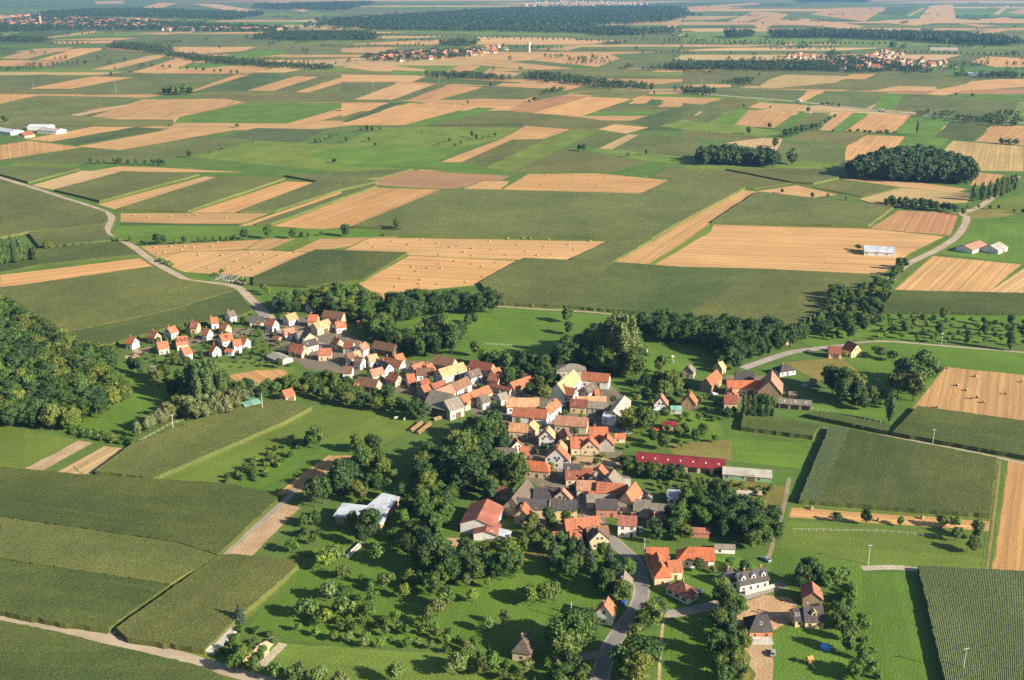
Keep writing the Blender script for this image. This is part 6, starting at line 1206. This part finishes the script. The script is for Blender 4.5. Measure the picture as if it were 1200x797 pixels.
# ------------------------------------------------------------------ yards and gardens
def slab(name, px0, py0, px1, py1, width, h, mat, label, cat):
    a, b = G(px0, py0), G(px1, py1); c = (a + b) / 2; d = b - a; m = MB(); L = d.length; m.box((0, 0, h / 2), (L, width, h)); m.box((0, width / 2 - .12, h + .2), (L, .24, .5))
    tag(link(name, m.mesh(name), mat, loc=(c.x, c.y, 0.03), rz=math.atan2(d.y, d.x)), label, cat)
slab('terrace', 871, 752.5, 905, 752.5, 3.2, .7, M['stone'], 'pale terrace in front of the orange brick house', 'terrace'); slab('silage_clamp', 246, 767, 277, 736, 3.2, .9, M['stone'], 'long white covered silage clamp at the maize corner', 'silage clamp')
slab('garden_wall', 873, 697, 909, 688, .5, 1.0, M['stone'], 'low cream garden wall in front of the long white dormered house', 'wall'); slab('rubble_row', 407, 654, 425, 637, 1.4, .8, M['stone'], 'row of pale rubble below the metal sheds', 'rubble'); slab('retaining_wall', 842, 578, 895, 580, .4, 1.3, M['concrete'], 'pale concrete wall among the gardens below the green shed', 'wall')
def mound():
    p = G(303, 763); n, m = 26, 12; v = []; f = []; rr = random.Random(2)
    for j in range(m):
        for i in range(n):
            t = 2 * math.pi * i / n; q = j / (m - 1); rx, ry = 7.5 * q, 3.6 * q; w = 1 + 0.18 * math.sin(3 * t + 1) + 0.1 * math.sin(7 * t)
            v.append((rx * math.cos(t) * w, ry * math.sin(t) * w, max(-.1, 2.0 * (1 - q ** 1.6) * (0.8 + .3 * math.sin(4 * t + 5 * q)) + rr.uniform(-.08, .08) - .06)))
    for j in range(m - 1):
        for i in range(n): f.append((j * n + i, (j + 1) * n + i, (j + 1) * n + (i + 1) % n, j * n + (i + 1) % n))
    me = bpy.data.meshes.new('sand_heap'); me.from_pydata(v, [], f); me.update(); tag(link('sand_heap', me, M['dirt'], loc=(p.x, p.y, 0.05), rz=1.1, color=(.46, .32, .19)), 'sandy heap inside the fenced plot at the bottom', 'sand heap')
mound()
def log_pile(px0, py0, px1, py1, label):
    a, b = G(px0, py0), G(px1, py1); d = b - a; c = (a + b) / 2; m = MB(); L = d.length; rr = random.Random(int(px0)); k = int(L / 2.2)
    for i in range(k):
        for r0, (y, z) in enumerate(((-1.0, .28), (-.4, .28), (.2, .28), (.8, .28), (-.7, .8), (-.1, .8), (.5, .8), (-.4, 1.3), (.2, 1.3))):
            x = -L / 2 + L * i / k; m.tube((x, y, z), (x + L / k - .15, y + rr.uniform(-.06, .06), z), .29, .27, 7)
    tag(link('log_pile', m.mesh('log_pile'), M['wood'], loc=(c.x, c.y, 0.03), rz=math.atan2(d.y, d.x)), label, 'log pile', 'log piles on the green meadow')
log_pile(481, 506, 494, 496, 'long log pile on the green meadow below the huge grey barn, left one'); log_pile(489, 509, 504, 497, 'long log pile on the green meadow below the huge grey barn, right one'); log_pile(508, 493, 518, 490, 'short log pile beside the wall of the grey barn')
def pool():
    p = G(967, 760); r = empty('pool', (p.x, p.y, 0.02)); b = MB(); n = 28; R = 1.85; vs = []
    for q, z in ((R, 0), (R, 1.0), (R - .16, 1.02), (R - .16, .2)): vs += [(q * math.cos(2 * math.pi * i / n), q * math.sin(2 * math.pi * i / n), z) for i in range(n)]
    b.add(vs, [(k * n + i, k * n + (i + 1) % n, (k + 1) * n + (i + 1) % n, (k + 1) * n + i) for k in range(3) for i in range(n)]); link('pool_wall', b.mesh('pool_wall'), M['paint'], r, color=(.05, .22, .62))
    b = MB(); b.add([((R - .16) * math.cos(2 * math.pi * i / n), (R - .16) * math.sin(2 * math.pi * i / n), .86) for i in range(n)], [tuple(range(n))]); link('water', b.mesh('water'), plain('pool_water', (.12, .42, .70), .12, .1), r); tag(r, 'round blue garden pool on the lawn below the yellow house', 'pool')
pool()
def play_tower():
    p = G(948, 778); r = empty('play_tower', (p.x, p.y, 0.02), .4); b = MB()
    for x in (-.8, .8):
        for y in (-.8, .8): b.tube((x, y, 0), (x, y, 2.4), .09, .09, 6)
    b.box((0, 0, 1.2), (1.8, 1.8, .1)); b.box((0, -.85, 1.6), (1.7, .05, .6)); b.box((.85, 0, 1.6), (.05, 1.7, .6)); link('frame', b.mesh('frame'), M['paint'], r, color=(.34, .17, .06))
    b = MB(); b.add([(-1.1, -1.1, 2.3), (1.1, -1.1, 2.3), (1.1, 1.1, 2.3), (-1.1, 1.1, 2.3), (-1.1, 0, 3.2), (1.1, 0, 3.2)], [(0, 1, 5, 4), (2, 3, 4, 5), (1, 2, 5), (3, 0, 4)]); link('roof', b.mesh('roof'), M['paint'], r, color=(.38, .19, .07))
    b = MB(); b.add([(-.3, -.9, 1.2), (.3, -.9, 1.2), (.3, -3.1, .2), (-.3, -3.1, .2), (-.3, -.9, 1.1), (.3, -.9, 1.1), (.3, -3.1, .1), (-.3, -3.1, .1)], [(0, 1, 2, 3), (4, 7, 6, 5), (0, 3, 7, 4), (1, 5, 6, 2)]); link('slide', b.mesh('slide'), M['paint'], r, color=(.42, .28, .10)); tag(r, 'orange wooden play tower with a slide on the lawn', 'play tower')
play_tower()
def goal():
    p = G(201, 482); r = empty('football_goal', (p.x, p.y, 0.02), 1.9); b = MB(); b.tube((-3.66, 0, 0), (-3.66, 0, 2.44), .07); b.tube((3.66, 0, 0), (3.66, 0, 2.44), .07); b.tube((-3.66, 0, 2.44), (3.66, 0, 2.44), .07)
    b.tube((-3.66, 0, 2.44), (-3.66, 1.6, 0), .04); b.tube((3.66, 0, 2.44), (3.66, 1.6, 0), .04); b.tube((-3.66, 1.6, 0), (3.66, 1.6, 0), .04); link('goal_frame', b.mesh('goal_frame'), M['paint'], r, color=(.75, .75, .75)); tag(r, 'white goal on the sports field beside the pale trees', 'football goal')
goal()
def fence(pts, n, label, h=1.2, col=(.7, .68, .63), rail=True):
    P = [G(*q) for q in pts]; r = empty('fence', (P[0].x, P[0].y, 0)); seg = [(P[i + 1] - P[i]).length for i in range(len(P) - 1)]; tot = sum(seg); b0 = MB(); b0.box((0, 0, h / 2), (.14, .14, h)); pm = b0.mesh('post'); pm.materials.append(M['paint'])
    for k in range(n):
        t = tot * k / (n - 1); i = 0
        while i < len(seg) - 1 and t > seg[i]: t -= seg[i]; i += 1
        q = P[i].lerp(P[i + 1], min(1, t / seg[i])); o = bpy.data.objects.new('post', pm); COL.objects.link(o); o.parent = r; o.location = q - P[0]; o.color = (*col, 1)
    b = MB()
    for i in range(len(P) - 1):
        for z in (.5, h - .1): b.tube(P[i] - P[0] + Vector((0, 0, z)), P[i + 1] - P[0] + Vector((0, 0, z)), .035, .035, 4)
    link('rail', b.mesh('rail'), M['paint'], r, color=col); tag(r, label, 'fence')
fence(((570, 404), (628, 407)), 15, 'white post fence across the north meadow'); fence(((940, 478), (1032, 496)), 16, 'row of white posts on the long wall below the huge trees', 1.8); fence(((1172, 545), (1166, 600), (1158, 665)), 14, 'wooden fence between the strip meadow and the golden field', 1.3, (.4, .33, .22)); fence(((160, 520), (200, 498), (250, 482), (300, 470)), 24, 'fence between sports field trees and the long maize strip', 1.3, (.55, .5, .38))
fence(((180, 562), (262, 520), (330, 495)), 18, 'fence along the lower edge of the long maize strip', 1.2, (.5, .45, .3)); fence(((930, 622), (1040, 624), (1100, 630)), 20, 'wire fence along the upper side of the strip meadow', 1.2, (.5, .47, .4))
# graves
def graves():
    b = MB(); b.box((0, 0, .12), (.9, 2.0, .24)); b.box((0, 0.95, .65), (.85, .18, 1.3)); b.add([(-.425, .86, 1.3), (.425, .86, 1.3), (.425, 1.04, 1.3), (-.425, 1.04, 1.3), (0, .86, 1.5), (0, 1.04, 1.5)], [(0, 1, 4), (2, 3, 5), (1, 2, 5, 4), (3, 0, 4, 5)]); me = b.mesh('gravestone'); me.materials.append(M['paint']); rr = random.Random(8)
    a, b_, c = G(253, 327), G(290, 332), G(262, 321); u = (b_ - a) / 13; v = (c - a) / 4
    for i in range(13):
        for j in range(4):
            if rr.random() < .2: continue
            p = a + u * (i + rr.uniform(-.15, .15)) + v * (j + rr.uniform(-.1, .1)); o = bpy.data.objects.new('gravestone', me); COL.objects.link(o); o.location = (p.x, p.y, 0.06); o.rotation_euler = (0, 0, math.atan2(u.y, u.x)); k = rr.choice((.4, .3, .2, .45, .1)); o.color = (k, k * .97, k * .92, 1); tag(o, 'gravestone in the small cemetery beside the lane', 'gravestone', 'graves of the small cemetery')
graves()
fence(((249, 329), (292, 335)), 12, 'low wall posts along the front of the cemetery', 1.3, (.6, .57, .5))
# cattle
def cow_mesh():
    vs = [((-.55, 0, 1.15), .36), ((0, 0, 1.1), .42), ((.55, 0, 1.18), .36), ((.95, 0, 1.35), .2), ((1.2, 0, 1.42), .17), ((1.5, 0, 1.22), .1), ((-.95, 0, 1.2), .12), ((-1.02, 0, .65), .04)]; ed = [(0, 1), (1, 2), (2, 3), (3, 4), (4, 5), (0, 6), (6, 7)]
    for s in (-1, 1):
        k = len(vs); vs += [((-.62, .2 * s, .85), .17), ((-.55, .22 * s, .6), .10), ((-.72, .22 * s, .42), .07), ((-.68, .22 * s, .03), .06)]; ed += [(0, k), (k, k + 1), (k + 1, k + 2), (k + 2, k + 3)]
        k = len(vs); vs += [((.58, .2 * s, .8), .13), ((.6, .2 * s, .45), .075), ((.58, .2 * s, .03), .06)]; ed += [(2, k), (k, k + 1), (k + 1, k + 2)]
        k = len(vs); vs += [((1.15, .2 * s, 1.5), .045)]; ed += [(4, k)]
    me = bpy.data.meshes.new('cow_base'); me.from_pydata([v for v, r in vs], ed, []); o = bpy.data.objects.new('cow_base', me); COL.objects.link(o); md = o.modifiers.new('skin', 'SKIN'); md.use_smooth_shade = True
    for sv, (v, r) in zip(me.skin_vertices[0].data, vs): sv.radius = (r, r); sv.use_root = False
    me.skin_vertices[0].data[1].use_root = True; o.modifiers.new('sub', 'SUBSURF').levels = 1; dg = bpy.context.evaluated_depsgraph_get(); out = bpy.data.meshes.new_from_object(o.evaluated_get(dg)); bpy.data.objects.remove(o); out.name = 'cow'; out.materials.clear(); out.materials.append(M['paint']); return out
COW = cow_mesh()
for i, (x, y, lb) in enumerate(((753.5, 415.5, 'pale cow lowest on the small walled meadow'), (758, 411.5, 'pale cow uppermost on the small walled meadow'), (757, 413.5, 'pale cow between two others on the small walled meadow'), (788.5, 420, 'pale cow near the shadow on the small walled meadow'), (788, 425, 'pale cow beside the hedge of the small walled meadow'), (464, 492, 'white cow grazing on the green meadow below the farmyards'), (474, 492.5, 'white cow grazing right of another on the green meadow'))):
    o = bpy.data.objects.new('cow', COW); COL.objects.link(o); p = G(x, y); o.location = (p.x, p.y, 0.03); o.rotation_euler = (0, 0, i * 1.3); o.scale = (1.15,) * 3; o.color = (.62, .55, .45, 1); tag(o, lb, 'cow', 'cows on the meadows')
# ------------------------------------------------------------------ haze
def haze():
    m = bpy.data.materials.new('haze'); m.use_nodes = True; t = m.node_tree; t.nodes.remove(t.nodes['Principled BSDF'])
    v = t.nodes.new('ShaderNodeVolumePrincipled'); v.inputs['Color'].default_value = (0.25, 0.55, 1.0, 1); v.inputs['Density'].default_value = HAZE_D; v.inputs['Anisotropy'].default_value = 0.2
    t.links.new(v.outputs[0], t.nodes['Material Output'].inputs['Volume'])
    b = MB(); x0, x1, y0, y1, z0, z1 = -9050, 9050, -300, 14600, -1.3, 232; b.box(((x0 + x1) / 2, (y0 + y1) / 2, (z0 + z1) / 2), (x1 - x0, y1 - y0, z1 - z0))
    tag(link('haze', b.mesh('haze'), m), 'thin blue summer haze over the whole plain', None, None, 'stuff')
HAZE_D = 4.6e-5
haze()
